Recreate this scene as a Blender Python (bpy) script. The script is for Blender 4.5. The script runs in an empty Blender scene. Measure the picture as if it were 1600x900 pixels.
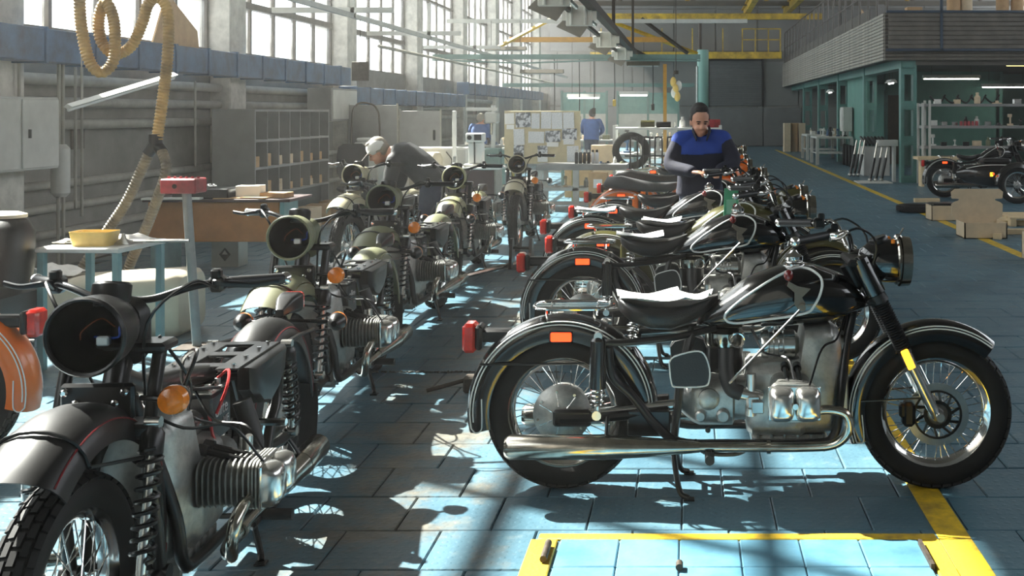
import bpy, math, random
from mathutils import Vector, Matrix, Quaternion
R = random.Random(7)
PI = math.pi
scene = bpy.context.scene
COL = scene.collection

# ---------------------------------------------------------------- camera, sky, sun, exposure
FPX, HCAM = 1700.0, 1.6            # focal length in pixels of the 1600 px frame, eye height
cam_d = bpy.data.cameras.new('camera')
cam = bpy.data.objects.new('camera', cam_d)
COL.objects.link(cam)
cam.location = (0, 0, HCAM)
cam.rotation_euler = (PI / 2, 0, 0)
cam_d.sensor_width = 36.0
cam_d.lens = 36.0 * FPX / 1600.0
cam_d.shift_x = -275.0 / 1600.0    # the photograph is an off-centre crop
cam_d.shift_y = -275.0 / 1600.0
cam_d.clip_start = 0.05
scene.camera = cam

world = bpy.data.worlds.new('world')
scene.world = world
world.use_nodes = True
bg = world.node_tree.nodes['Background']
bg.inputs[0].default_value = (0.9, 0.95, 1.0, 1)
bg.inputs[1].default_value = 3.2
SUN_DIR = Vector((0.85, -0.5, -1.0)).normalized()
sun_d = bpy.data.lights.new('sun', 'SUN')
sun_d.energy = 38.0
sun_d.angle = math.radians(0.6)
sun_d.color = (1.0, 0.95, 0.86)
sun = bpy.data.objects.new('sun', sun_d)
COL.objects.link(sun)
sun.location = (-20, 20, 25)
sun.rotation_euler = SUN_DIR.to_track_quat('-Z', 'Y').to_euler()
vs = scene.view_settings
vs.view_transform = 'Standard'
vs.look = 'None'
vs.gamma = 1.0
vs.use_curve_mapping = False
vs.exposure = 0.08
scene.cycles.use_denoising = True
scene.cycles.max_bounces = 8
scene.cycles.diffuse_bounces = 5
scene.cycles.glossy_bounces = 4
scene.cycles.transparent_max_bounces = 16
scene.cycles.caustics_reflective = False
scene.cycles.caustics_refractive = False
scene.cycles.sample_clamp_indirect = 6.0

# ---------------------------------------------------------------- hall dimensions
XL, XR, YB, YF, ZC = -6.6, 15.0, -7.0, 51.0, 10.6
SILL, WTOP = 2.45, 9.45
PIERS = [-5.5 + 5.2 * i for i in range(11)]          # ... 10.1, 15.3, 20.5 ...

def portal(name, loc, rot, sx, sy):
    d = bpy.data.lights.new(name, 'AREA')
    d.shape = 'RECTANGLE'
    d.size, d.size_y = sx, sy
    d.cycles.is_portal = True
    o = bpy.data.objects.new(name, d)
    COL.objects.link(o)
    o.location, o.rotation_euler = loc, rot
portal('window_portal', (XL - 0.35, 22, 5.95), (0, -PI / 2, 0), 7.4, 58)
portal('window_portal', (XR + 0.35, 22, 7.15), (0, PI / 2, 0), 5.1, 58)  # serves the unseen right-hand openings added for fill

# ---------------------------------------------------------------- materials
MATS = {}
def srgb(r, g, b):
    f = lambda c: c / 12.92 if c <= 0.04045 else ((c + 0.055) / 1.055) ** 2.4
    return (f(r / 255), f(g / 255), f(b / 255))
def mat(name, col, rough=0.5, metal=0.0, var=0.0, vscale=8.0, bump=0.0, bscale=40.0, emit=0.0,
        coat=0.0, col2=None, spec=0.5, trans=0.0, alpha=1.0):
    """Principled material whose colour drifts with a noise texture (object coordinates)."""
    if name in MATS:
        return MATS[name]
    m = bpy.data.materials.new(name)
    m.use_nodes = True
    nt = m.node_tree
    p = nt.nodes['Principled BSDF']
    p.inputs['Base Color'].default_value = (*col, 1)
    p.inputs['Roughness'].default_value = rough
    p.inputs['Metallic'].default_value = metal
    p.inputs['Specular IOR Level'].default_value = spec
    p.inputs['Coat Weight'].default_value = coat
    p.inputs['Coat Roughness'].default_value = 0.05
    p.inputs['Transmission Weight'].default_value = trans
    p.inputs['Alpha'].default_value = alpha
    if emit:
        p.inputs['Emission Color'].default_value = (*col, 1)
        p.inputs['Emission Strength'].default_value = emit
    if var or bump:
        tc = nt.nodes.new('ShaderNodeTexCoord')
        nz = nt.nodes.new('ShaderNodeTexNoise')
        nz.inputs['Scale'].default_value = vscale
        nz.inputs['Detail'].default_value = 6
        nz.inputs['Roughness'].default_value = 0.65
        nt.links.new(tc.outputs['Object'], nz.inputs['Vector'])
        if var:
            mx = nt.nodes.new('ShaderNodeMix')
            mx.data_type = 'RGBA'
            c2 = col2 or tuple(c * (1 - var) for c in col)
            mx.inputs[6].default_value = (*[min(1, c * (1 + var * 0.6)) for c in col], 1)
            mx.inputs[7].default_value = (*c2, 1)
            rp = nt.nodes.new('ShaderNodeValToRGB')
            rp.color_ramp.elements[0].position = 0.35
            rp.color_ramp.elements[1].position = 0.68
            nt.links.new(nz.outputs['Fac'], rp.inputs[0])
            nt.links.new(rp.outputs[0], mx.inputs[0])
            nt.links.new(mx.outputs[2], p.inputs['Base Color'])
        if bump:
            n2 = nt.nodes.new('ShaderNodeTexNoise')
            n2.inputs['Scale'].default_value = bscale
            n2.inputs['Detail'].default_value = 5
            nt.links.new(tc.outputs['Object'], n2.inputs['Vector'])
            b = nt.nodes.new('ShaderNodeBump')
            b.inputs['Strength'].default_value = bump
            b.inputs['Distance'].default_value = 0.01
            nt.links.new(n2.outputs['Fac'], b.inputs['Height'])
            nt.links.new(b.outputs[0], p.inputs['Normal'])
    MATS[name] = m
    return m

black = mat('black gloss paint', (0.004, 0.004, 0.0045), 0.16, coat=1.0, var=0.2, vscale=3)
satin = mat('black satin paint', (0.006, 0.006, 0.006), 0.38, var=0.4, vscale=6, spec=0.5)
blackm = mat('black enamelled steel', (0.005, 0.005, 0.0055), 0.3, var=0.3, vscale=9)
olive = mat('olive paint', srgb(112, 114, 88), 0.45, var=0.14, vscale=5)
dolive = mat('dark olive paint', srgb(74, 72, 40), 0.25, var=0.14, vscale=5, coat=0.6)
beige = mat('sand beige paint', srgb(178, 172, 146), 0.42, var=0.12, vscale=5)
orange = mat('orange paint', srgb(228, 108, 22), 0.3, var=0.1, vscale=5, coat=0.5)
chrome = mat('chrome', (0.78, 0.77, 0.75), 0.09, 1.0, var=0.08, vscale=5)
steelp = mat('polished steel pipe', (0.52, 0.49, 0.43), 0.17, 1.0, var=0.3, vscale=14)
alu = mat('cast aluminium', (0.44, 0.44, 0.42), 0.42, 0.85, var=0.25, vscale=22, bump=0.1, bscale=120)
alup = mat('polished aluminium', (0.72, 0.71, 0.68), 0.2, 0.95, var=0.15, vscale=12)
rubber = mat('tyre rubber', (0.006, 0.006, 0.006), 0.68, var=0.4, vscale=20, spec=0.35)
rub2 = mat('black rubber grip', (0.007, 0.007, 0.0075), 0.5, var=0.2, vscale=30)
leather = mat('black leather', (0.008, 0.0075, 0.0075), 0.38, var=0.3, vscale=20, bump=0.15, bscale=150)
stripe = mat('white pinstripe', (0.75, 0.75, 0.72), 0.35, var=0.08)
redline = mat('dark red pinstripe', (0.16, 0.012, 0.015), 0.4, var=0.2)
redlens = mat('red tail lens', (0.62, 0.022, 0.012), 0.18, var=0.3, vscale=30, coat=0.6)
amber = mat('amber lens', (0.85, 0.22, 0.01), 0.2, var=0.35, vscale=25, coat=0.6)
reflr = mat('red reflector with added glow', (1.0, 0.055, 0.01), 0.3, emit=3.2, var=0.05)  # red reflector, no lamp: emission imitates its flash-lit glow
refla = mat('amber reflector with added glow', (1.0, 0.42, 0.02), 0.3, emit=4.0, var=0.05)  # amber reflector, its bright flash return put in as emission
paper = mat('white paper', (0.78, 0.78, 0.76), 0.6, var=0.06, vscale=12)
# ---------------------------------------------------------------- mesh kit
def V(*a):
    return Vector(a)
class MB:
    """collects vertices and faces, builds ONE mesh object"""
    def __init__(s):
        s.v, s.f = [], []
    def add(s, vs_, fs):
        n = len(s.v)
        s.v += [tuple(x) for x in vs_]
        s.f += [tuple(i + n for i in q) for q in fs]
        return s
    def box(s, c, d, b=0.0, rot=None):
        c = Vector(c)
        hx, hy, hz = [x / 2 for x in d]
        if b <= 0:
            vs_ = [V(x, y, z) for x in (-hx, hx) for y in (-hy, hy) for z in (-hz, hz)]
            fs = [(0, 1, 3, 2), (4, 6, 7, 5), (0, 4, 5, 1), (2, 3, 7, 6), (0, 2, 6, 4), (1, 5, 7, 3)]
        else:
            b = min(b, hx * .95, hy * .95, hz * .95)
            vs_, ix = [], {}
            for sx in (-1, 1):
                for sy in (-1, 1):
                    for sz in (-1, 1):
                        for k in range(3):
                            q = [sx * (hx - b), sy * (hy - b), sz * (hz - b)]
                            q[k] = (sx * hx, sy * hy, sz * hz)[k]
                            ix[(sx, sy, sz, k)] = len(vs_)
                            vs_.append(V(*q))
            fs = []
            for k in range(3):
                a, e = [i for i in range(3) if i != k]
                for sg in (-1, 1):
                    q = []
                    for (p, r) in ((-1, -1), (1, -1), (1, 1), (-1, 1)):
                        t = [0, 0, 0]
                        t[k], t[a], t[e] = sg, p, r
                        q.append(ix[(*t, k)])
                    fs.append(tuple(q))
                for p in (-1, 1):
                    for r in (-1, 1):
                        t0 = [0, 0, 0]
                        t0[a], t0[e] = p, r
                        t1 = list(t0)
                        t0[k], t1[k] = -1, 1
                        fs.append((ix[(*t0, a)], ix[(*t1, a)], ix[(*t1, e)], ix[(*t0, e)]))
            for sx in (-1, 1):
                for sy in (-1, 1):
                    for sz in (-1, 1):
                        fs.append(tuple(ix[(sx, sy, sz, k)] for k in range(3)))
        if rot is not None:
            vs_ = [rot @ x for x in vs_]
        return s.add([x + c for x in vs_], fs)
    def b2(s, lo, hi, b=0.0):
        return s.box([(a + e) / 2 for a, e in zip(lo, hi)], [abs(e - a) for a, e in zip(lo, hi)], b)
    def tube(s, pts, r, n=8, closed=False, caps=True, flat=None):
        pts = [Vector(p) for p in pts]
        m = len(pts)
        rs = r if isinstance(r, (list, tuple)) else [r] * m
        tan = []
        for i in range(m):
            a = pts[(i - 1) % m] if (closed or i > 0) else pts[i]
            c = pts[(i + 1) % m] if (closed or i < m - 1) else pts[i]
            t = c - a
            tan.append(t.normalized() if t.length > 1e-9 else V(0, 0, 1))
        up = V(0, 0, 1) if abs(tan[0].z) < 0.9 else V(1, 0, 0)
        nrm = (up - tan[0] * up.dot(tan[0])).normalized()
        vs_ = []
        for i in range(m):
            nrm = nrm - tan[i] * nrm.dot(tan[i])
            nrm = nrm.normalized() if nrm.length > 1e-9 else tan[i].orthogonal().normalized()
            bi = tan[i].cross(nrm)
            for k in range(n):
                a = 2 * PI * k / n
                e1, e2 = (1, 1) if flat is None else flat
                vs_.append(pts[i] + (nrm * math.cos(a) * e1 + bi * math.sin(a) * e2) * rs[i])
        fs = []
        for i in range(m if closed else m - 1):
            j = (i + 1) % m
            for k in range(n):
                l = (k + 1) % n
                fs.append((i * n + k, i * n + l, j * n + l, j * n + k))
        if caps and not closed:
            fs.append(tuple(range(n - 1, -1, -1)))
            fs.append(tuple((m - 1) * n + k for k in range(n)))
        return s.add(vs_, fs)
    def lathe(s, prof, o=(0, 0, 0), ax=(0, 0, 1), n=24, caps=True):
        """prof: (radius, height along ax)"""
        o, ax = Vector(o), Vector(ax).normalized()
        e1 = ax.orthogonal().normalized()
        e2 = ax.cross(e1)
        vs_, fs = [], []
        for (r, h) in prof:
            for k in range(n):
                a = 2 * PI * k / n
                vs_.append(o + ax * h + (e1 * math.cos(a) + e2 * math.sin(a)) * r)
        m = len(prof)
        for i in range(m - 1):
            for k in range(n):
                l = (k + 1) % n
                fs.append((i * n + k, i * n + l, (i + 1) * n + l, (i + 1) * n + k))
        if caps:
            if prof[0][0] > 1e-6: fs.append(tuple(range(n - 1, -1, -1)))
            if prof[-1][0] > 1e-6: fs.append(tuple((m - 1) * n + k for k in range(n)))
        return s.add(vs_, fs)
    def cyl(s, a, b, r, n=16, r2=None):
        a, b = Vector(a), Vector(b)
        L = (b - a).length
        return s.lathe([(r, 0), (r if r2 is None else r2, L)], a, b - a, n)
    def ring(s, prof, o, ax, n=32):
        """closed profile revolved: torus-like solid; prof (radius, height)"""
        return s.lathe(list(prof) + [prof[0]], o, ax, n, caps=False)
    def ball(s, c, r, nu=14, nv=9, rot=None):
        c = Vector(c)
        r = r if isinstance(r, (list, tuple)) else (r, r, r)
        vs_, fs = [], []
        for j in range(nv + 1):
            t = PI * j / nv
            for k in range(nu):
                a = 2 * PI * k / nu
                p = V(r[0] * math.sin(t) * math.cos(a), r[1] * math.sin(t) * math.sin(a), r[2] * math.cos(t))
                vs_.append(c + (rot @ p if rot is not None else p))
        for j in range(nv):
            for k in range(nu):
                l = (k + 1) % nu
                fs.append((j * nu + k, (j + 1) * nu + k, (j + 1) * nu + l, j * nu + l))
        return s.add(vs_, fs)
    def loft(s, rings, caps=True, closed=True):
        n = len(rings[0])
        vs_ = [p for r in rings for p in r]
        fs = []
        for i in range(len(rings) - 1):
            for k in range(n if closed else n - 1):
                l = (k + 1) % n
                fs.append((i * n + k, i * n + l, (i + 1) * n + l, (i + 1) * n + k))
        if caps and closed:
            fs.append(tuple(range(n - 1, -1, -1)))
            fs.append(tuple((len(rings) - 1) * n + k for k in range(n)))
        return s.add(vs_, fs)
    def prism(s, poly, d, o=(0, 0, 0), ex=(1, 0, 0), ey=(0, 0, 1)):
        """2D polygon in the plane (ex, ey) extruded by d along ex x ey, centred"""
        o, ex, ey = Vector(o), Vector(ex), Vector(ey)
        nz = ex.cross(ey).normalized()
        n = len(poly)
        vs_ = [o + ex * x + ey * y + nz * h for h in (-d / 2, d / 2) for (x, y) in poly]
        fs = [tuple(range(n - 1, -1, -1)), tuple(range(n, 2 * n))]
        fs += [(k, (k + 1) % n, n + (k + 1) % n, n + k) for k in range(n)]
        return s.add(vs_, fs)
    def mesh(s, name):
        me = bpy.data.meshes.new(name)
        me.from_pydata(s.v, [], s.f)
        me.validate()
        return me
    def build(s, name, m, parent=None, angle=38, loc=None, rotz=0.0):
        me = s.mesh(name)
        me.polygons.foreach_set('use_smooth', [True] * len(me.polygons))
        me.set_sharp_from_angle(angle=math.radians(angle))
        import bmesh
        bm = bmesh.new()
        bm.from_mesh(me)
        bmesh.ops.recalc_face_normals(bm, faces=bm.faces)
        bm.to_mesh(me)
        bm.free()
        me.materials.append(m)
        o = bpy.data.objects.new(name, me)
        COL.objects.link(o)
        if parent is not None: o.parent = parent
        if loc is not None: o.location = loc
        if rotz: o.rotation_euler[2] = rotz
        return o
def tag(o, label, cat, group=None):
    o['label'], o['category'] = label, cat
    if group: o['group'] = group
    return o
def struct(o):
    o['kind'] = 'structure'
    return o
def thing(name, label, cat, loc=(0, 0, 0), rotz=0.0, group=None):
    o = bpy.data.objects.new(name, None)
    o.empty_display_size = 0.1
    COL.objects.link(o)
    o.location = loc
    o.rotation_euler = (0, 0, rotz)
    return tag(o, label, cat, group)
def dup(o, loc=None, rotz=None, label=None, group=None, remat=None, parent=None, skip=()):
    """copy of a thing with its parts and sub-parts; remat maps materials to others"""
    c = o.copy()
    COL.objects.link(c)
    c.parent = parent
    if remat and c.type == 'MESH':
        for sl in c.material_slots:
            if sl.material in remat:
                nm = remat[sl.material]
                sl.link = 'OBJECT'
                sl.material = nm
    if loc is not None: c.location = loc
    if rotz is not None: c.rotation_euler = (0, 0, rotz)
    if label: c['label'] = label
    if group: c['group'] = group
    for ch in o.children:
        if ch.name.split('.')[0] not in skip:
            dup(ch, remat=remat, parent=c, skip=skip)
    return c
def at(px, py, Y):
    """point at depth Y that the lens sees at pixel (px, py)"""
    return V((px - 1075) * Y / FPX, Y, HCAM - (py - 175) * Y / FPX)
def onfloor(px, py, z=0.0):
    Y = FPX * (HCAM - z) / (py - 175)
    return V((px - 1075) * Y / FPX, Y, z)
def bez(pts, n=8):
    """Catmull-Rom through points"""
    P = [Vector(p) for p in pts]
    P = [P[0] * 2 - P[1]] + P + [P[-1] * 2 - P[-2]]
    out = []
    for i in range(1, len(P) - 2):
        a, b, c, d = P[i - 1:i + 3]
        for k in range(n):
            t = k / n
            out.append(0.5 * ((2 * b) + (c - a) * t + (2 * a - 5 * b + 4 * c - d) * t * t + (3 * b - a - 3 * c + d) * t ** 3))
    out.append(P[-2])
    return out
def rrect(w, h, r, n=4):
    """rounded rectangle polygon centred at the origin"""
    out = []
    for cx, cy, a0 in ((w / 2 - r, h / 2 - r, 0), (-w / 2 + r, h / 2 - r, 90), (-w / 2 + r, -h / 2 + r, 180), (w / 2 - r, -h / 2 + r, 270)):
        for k in range(n + 1):
            a = math.radians(a0 + 90 * k / n)
            out.append((cx + r * math.cos(a), cy + r * math.sin(a)))
    return out
def coil(a, b, r, turns, wire, n=10, m=5):
    a, b = Vector(a), Vector(b)
    ax = (b - a).normalized()
    e1 = ax.orthogonal().normalized()
    e2 = ax.cross(e1)
    N = int(turns * n)
    return [a + (b - a) * (i / N) + (e1 * math.cos(2 * PI * i / n) + e2 * math.sin(2 * PI * i / n)) * r for i in range(N + 1)]
def interp(tab, x):
    if x <= tab[0][0]: return tab[0][1]
    for (x0, y0), (x1, y1) in zip(tab, tab[1:]):
        if x <= x1:
            t = (x - x0) / (x1 - x0)
            return y0 + (y1 - y0) * t
    return tab[-1][1]
def text(body, size, m, parent, loc, rot, name='lettering', depth=0.001):
    cu = bpy.data.curves.new(name, 'FONT')
    cu.body, cu.size, cu.extrude = body, size, depth
    cu.align_x, cu.align_y = 'CENTER', 'CENTER'
    cu.materials.append(m)
    t = bpy.data.objects.new(name, cu)
    COL.objects.link(t)
    dg = bpy.context.evaluated_depsgraph_get()
    me = bpy.data.meshes.new_from_object(t.evaluated_get(dg))
    bpy.data.objects.remove(t)
    o = bpy.data.objects.new(name, me)
    COL.objects.link(o)
    o.parent = parent
    o.location, o.rotation_euler = loc, rot
    return o
# ---------------------------------------------------------------- floor
def floor_material():
    m = bpy.data.materials.new('worn blue floor paint')
    m.use_nodes = True
    nt = m.node_tree
    N, L = nt.nodes, nt.links
    p = N['Principled BSDF']
    geo = N.new('ShaderNodeNewGeometry')
    def noise(scale, det=7, ro=0.65, vec=None):
        n = N.new('ShaderNodeTexNoise')
        n.inputs['Scale'].default_value = scale
        n.inputs['Detail'].default_value = det
        n.inputs['Roughness'].default_value = ro
        L.new(vec or geo.outputs['Position'], n.inputs['Vector'])
        return n.outputs['Fac']
    def ramp(fac, a, b):
        r = N.new('ShaderNodeMapRange')
        r.inputs[1].default_value, r.inputs[2].default_value = a, b
        L.new(fac, r.inputs[0])
        return r.outputs[0]
    def math_(op, a, b):
        n = N.new('ShaderNodeMath')
        n.operation = op
        n.use_clamp = True
        for i, x in enumerate((a, b)):
            if isinstance(x, (int, float)): n.inputs[i].default_value = x
            else: L.new(x, n.inputs[i])
        return n.outputs[0]
    def mix(f, a, b):
        n = N.new('ShaderNodeMix')
        n.data_type = 'RGBA'
        L.new(f, n.inputs[0])
        for i, x in ((6, a), (7, b)):
            if isinstance(x, tuple): n.inputs[i].default_value = (*x, 1)
            else: L.new(x, n.inputs[i])
        return n.outputs[2]
    oi = N.new('ShaderNodeObjectInfo')
    base = mix(ramp(noise(1.3), 0.3, 0.7), srgb(86, 120, 134), srgb(56, 88, 104))
    # pale rubbed patches
    base = mix(math_('MULTIPLY', ramp(noise(7.0, 9, 0.75), 0.56, 0.75), 0.55), base, srgb(140, 150, 146))
    # worn bare iron along the aisle between the rows, patchy elsewhere
    sx = N.new('ShaderNodeSeparateXYZ')
    L.new(geo.outputs['Position'], sx.inputs[0])
    dx = math_('ABSOLUTE', math_('ADD', sx.outputs[0], 0), 0)
    ax = N.new('ShaderNodeMath'); ax.operation = 'ADD'; ax.inputs[1].default_value = 1.25
    L.new(sx.outputs[0], ax.inputs[0])
    ab = N.new('ShaderNodeMath'); ab.operation = 'ABSOLUTE'
    L.new(ax.outputs[0], ab.inputs[0])
    aisle = ramp(ab.outputs[0], 0.75, 0.1)
    wear = math_('ADD', math_('MULTIPLY', aisle, 0.22), noise(2.1, 9, 0.7))
    base = mix(ramp(wear, 0.63, 0.78), base, mix(ramp(noise(9), 0.35, 0.65), srgb(84, 86, 84), srgb(122, 118, 106)))
    # dark grime specks
    base = mix(math_('MULTIPLY', ramp(noise(38, 4, 0.6), 0.62, 0.74), 0.7), base, srgb(34, 38, 40))
    L.new(base, p.inputs['Base Color'])
    L.new(ramp(noise(3.3, 6), 0.25, 0.8), p.inputs['Roughness'])
    rr = N.new('ShaderNodeMapRange')
    rr.inputs[3].default_value, rr.inputs[4].default_value = 0.26, 0.5
    L.new(noise(5.0, 6), rr.inputs[0])
    L.new(rr.outputs[0], p.inputs['Roughness'])
    b = N.new('ShaderNodeBump')
    b.inputs['Strength'].default_value = 0.35
    b.inputs['Distance'].default_value = 0.006
    L.new(noise(26, 8, 0.7), b.inputs['Height'])
    # pips of the cast plates
    vo = N.new('ShaderNodeTexVoronoi')
    vo.inputs['Scale'].default_value = 21.0
    vo.inputs['Randomness'].default_value = 0.15
    L.new(geo.outputs['Position'], vo.inputs['Vector'])
    b2 = N.new('ShaderNodeBump')
    b2.inputs['Strength'].default_value = 0.25
    b2.inputs['Distance'].default_value = 0.004
    L.new(ramp(vo.outputs['Distance'], 0.28, 0.16), b2.inputs['Height'])
    L.new(b.outputs[0], b2.inputs['Normal'])
    L.new(b2.outputs[0], p.inputs['Normal'])
    return m
floorm = floor_material()
grout = mat('dark joint grit', srgb(66, 66, 62), 0.9, var=0.4, vscale=30, bump=0.6, bscale=60)
mb = MB()
mb.b2((XL - .4, YB, -0.3), (XR, YF, -0.022))
floor = struct(mb.build('floor', grout))
TW, TH = 0.366, 0.361
tl = MB()
hw, hh, ch = TW / 2 - 0.0022, TH / 2 - 0.0022, 0.005
def tile_geo(cx, cy, z=0.0, tx=0.0, ty=0.0):
    vs_ = []
    for (a, c, zz) in ((hw - ch, hh - ch, 0), (hw, hh, -ch), (hw, hh, -0.024)):
        for (sx, sy) in ((-1, -1), (1, -1), (1, 1), (-1, 1)):
            x, y = sx * a, sy * c
            vs_.append((cx + x, cy + y, z + zz + tx * x + ty * y))
    fs = [(0, 1, 2, 3)]
    for b in (0, 4):
        fs += [(b + k, b + 4 + k, b + 4 + (k + 1) % 4, b + (k + 1) % 4) for k in range(4)]
    return vs_, fs
tl.add(*tile_geo(0, 0))
tile_me = None
cells = []
for k in range(-38, 123):
    cy = 6.69 + TH * (k + 0.5)
    if cy < YB + .3 or cy > YF - .2: continue
    off = (0.5 * (k % 2) + R.uniform(-.06, .06)) * TW
    j0 = int((XL - .1) / TW)
    for j in range(j0, int(XR / TW) - 1):
        cx = -1.128 + off + TW * (j + 0.0)
        if XL + .2 < cx < XR - .3: cells.append((cx, cy))
def seen(c):
    if c[1] < 3.55: return False
    px = 1075 + FPX * c[0] / c[1]
    return -60 < px < 1660
near = sorted([c for c in cells if seen(c)], key=lambda c: c[1])[:300]
nset = set(near)
rest = MB()
for c in cells:
    if c not in nset:
        rest.add(*tile_geo(c[0], c[1], R.uniform(-.0015, .0015), R.uniform(-.004, .004), R.uniform(-.004, .004)))
ro = rest.build('distant_floor_tiles', floorm, floor, angle=10)
ro['kind'] = 'stuff'
for i, c in enumerate(near):
    if tile_me is None:
        o = tl.build('floor_tile', floorm, floor, angle=10)
        tile_me = o.data
    else:
        o = bpy.data.objects.new('floor_tile', tile_me)
        COL.objects.link(o)
        o.parent = floor
    o.location = (c[0], c[1], R.uniform(-.002, .002))
    o.rotation_euler = (R.uniform(-.006, .006), R.uniform(-.006, .006), R.uniform(-.004, .004))

gv = MB()
for i in range(170):
    x = -2.3 + 1.5 * (i / 170) + R.uniform(-.01, .01)
    gv.ball((x, 6.69 + R.uniform(-.012, .012), R.uniform(-.002, .004)), (R.uniform(.006, .014), R.uniform(.006, .011), .006), 6, 4)
gv = gv.build('joint_grit', grout, floor); gv['kind'] = 'stuff'
yellow = mat('worn yellow floor paint', srgb(214, 178, 38), 0.5, var=0.35, vscale=9, col2=srgb(150, 124, 44), bump=0.2, bscale=60)
def strip(name, pts, w, m, z=0.004):
    mb = MB()
    for (a, b) in zip(pts, pts[1:]):
        a, b = V(*a, 0), V(*b, 0)
        d = (b - a).normalized()
        n = V(-d.y, d.x, 0) * w / 2
        n_ = max(1, int((b - a).length / 0.6))
        for i in range(n_):
            p, q = a.lerp(b, i / n_), a.lerp(b, (i + 1) / n_)
            vs_ = [p - n, q - n, q + n, p + n]
            mb.add([V(t.x, t.y, zz) for zz in (0.0, z) for t in vs_], [(4, 5, 6, 7), (0, 3, 2, 1), (0, 1, 5, 4), (2, 3, 7, 6), (1, 2, 6, 5), (3, 0, 4, 7)])
    return mb.build(name, m)
tag(strip('lane_marking', [(3.72, 9.0), (3.72, 46.0)], 0.13, yellow), 'long yellow lane line painted on the floor beside the mezzanine columns', 'floor marking')
tag(strip('lane_marking', [(1.0, 3.0), (1.0, 4.4), (1.0, 12.0)], 0.12, yellow), 'yellow line painted on the floor under the front wheels of the black motorcycles', 'floor marking')
# inspection pit cover
pc = thing('pit_cover', 'blue painted steel floor hatch with a yellow border', 'hatch', (0, 0, 0))
plate = mat('blue hatch paint', srgb(88, 132, 152), 0.36, var=0.25, vscale=2.2, col2=srgb(60, 102, 122), bump=0.25, bscale=24)
def slab(x0, x1, y0, y1, z, m, name):
    mb = MB()
    mb.b2((x0, y0, -0.002), (x1, y1, z), 0.004)
    return mb.build(name, m, pc)
xs = [-0.475 + i * 0.2215 for i in range(7)]
ys = [2.72, 3.08, 3.44, 3.8, 4.045]
for i in range(6):
    for j in range(4):
        slab(xs[i] + .002, xs[i + 1] - .002, ys[j] + .002, ys[j + 1] - .002, 0.012 + R.uniform(-.001, .001), plate, 'panel')
slab(-0.56, 0.93, 4.055, 4.105, 0.011, yellow, 'border')
slab(-0.585, -0.485, 2.7, 4.05, 0.011, yellow, 'border')
slab(0.865, 0.935, 2.7, 4.05, 0.011, yellow, 'border')
iron = mat('rusty iron', srgb(70, 62, 54), 0.6, 0.5, var=0.4, vscale=30, bump=0.3)
for (x, y0, y1) in ((-0.51, 3.83, 3.98), (-0.03, 3.76, 3.80), ):
    m1 = MB(); m1.cyl((x, y0, .025), (x, y1, .025), 0.013, 10); m1.build('hinge_pin', iron, pc)
m1 = MB(); m1.b2((.845, 3.78, .0), (.858, 4.0, .03)); m1.build('hinge_pin', iron, pc)

# ---------------------------------------------------------------- shell
plaster = mat('dirty grey plaster', srgb(122, 120, 114), 0.9, var=0.28, vscale=1.6, bump=0.3, bscale=14)
pierm = mat('flaking whitewash', srgb(196, 192, 182), 0.9, var=0.25, vscale=5.0, bump=0.6, bscale=22)
roofm = mat('dark roof slabs', srgb(92, 86, 76), 0.9, var=0.3, vscale=1.0)
fwall = mat('grey far wall panels', srgb(126, 126, 122), 0.85, var=0.16, vscale=0.8)
mb = MB(); mb.b2((XL - .4, YB, ZC), (XR + .4, YF, ZC + .3)); struct(mb.build('ceiling', roofm))
mb = MB(); mb.b2((XL - .4, YB - .3, -.3), (XR + .4, YB, ZC)); struct(mb.build('wall_rear', plaster))
mb = MB()
mb.b2((XR, YB, 0), (XR + .4, YF, 4.6)); mb.b2((XR, YB, 9.7), (XR + .4, YF, ZC))  # unseen window band left open, sized for the fill light it admits
for y in PIERS: mb.b2((XR, y - .25, 4.6), (XR + .4, y + .25, 9.7))
struct(mb.build('wall_right', plaster))
mb = MB()
mb.b2((XL - .4, YB, -.02), (XL, YF, SILL)); mb.b2((XL - .4, YB, WTOP), (XL, YF, ZC))
wl = struct(mb.build('wall_left', plaster))
for y in PIERS:
    mb = MB(); mb.b2((XL - .4, y - .27, 0), (XL + .28, y + .27, ZC), .015); mb.build('pier', pierm, wl)
framem = mat('grey brown window steel', srgb(98, 92, 84), 0.6, var=0.3, vscale=6)
def glass_material():
    m = bpy.data.materials.new('dusty window glass')
    m.use_nodes = True
    nt = m.node_tree
    nt.nodes.remove(nt.nodes['Principled BSDF'])
    out = nt.nodes['Material Output']
    t = nt.nodes.new('ShaderNodeBsdfTransparent'); t.inputs[0].default_value = (.95, .97, .97, 1)
    g = nt.nodes.new('ShaderNodeBsdfGlossy'); g.inputs['Roughness'].default_value = .05
    d = nt.nodes.new('ShaderNodeBsdfTranslucent'); d.inputs[0].default_value = (.8, .82, .8, 1)
    tc = nt.nodes.new('ShaderNodeTexCoord')
    nz = nt.nodes.new('ShaderNodeTexNoise'); nz.inputs['Scale'].default_value = 3.0
    nt.links.new(tc.outputs['Object'], nz.inputs[0])
    mr = nt.nodes.new('ShaderNodeMapRange')
    mr.inputs[1].default_value, mr.inputs[2].default_value, mr.inputs[3].default_value, mr.inputs[4].default_value = .3, .8, .02, .14
    nt.links.new(nz.outputs[0], mr.inputs[0])
    m1 = nt.nodes.new('ShaderNodeMixShader'); m2 = nt.nodes.new('ShaderNodeMixShader')
    nt.links.new(mr.outputs[0], m1.inputs[0]); nt.links.new(t.outputs[0], m1.inputs[1]); nt.links.new(d.outputs[0], m1.inputs[2])
    m2.inputs[0].default_value = .04
    nt.links.new(m1.outputs[0], m2.inputs[1]); nt.links.new(g.outputs[0], m2.inputs[2])
    nt.links.new(m2.outputs[0], out.inputs[0])
    return m
glass = glass_material()
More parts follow.
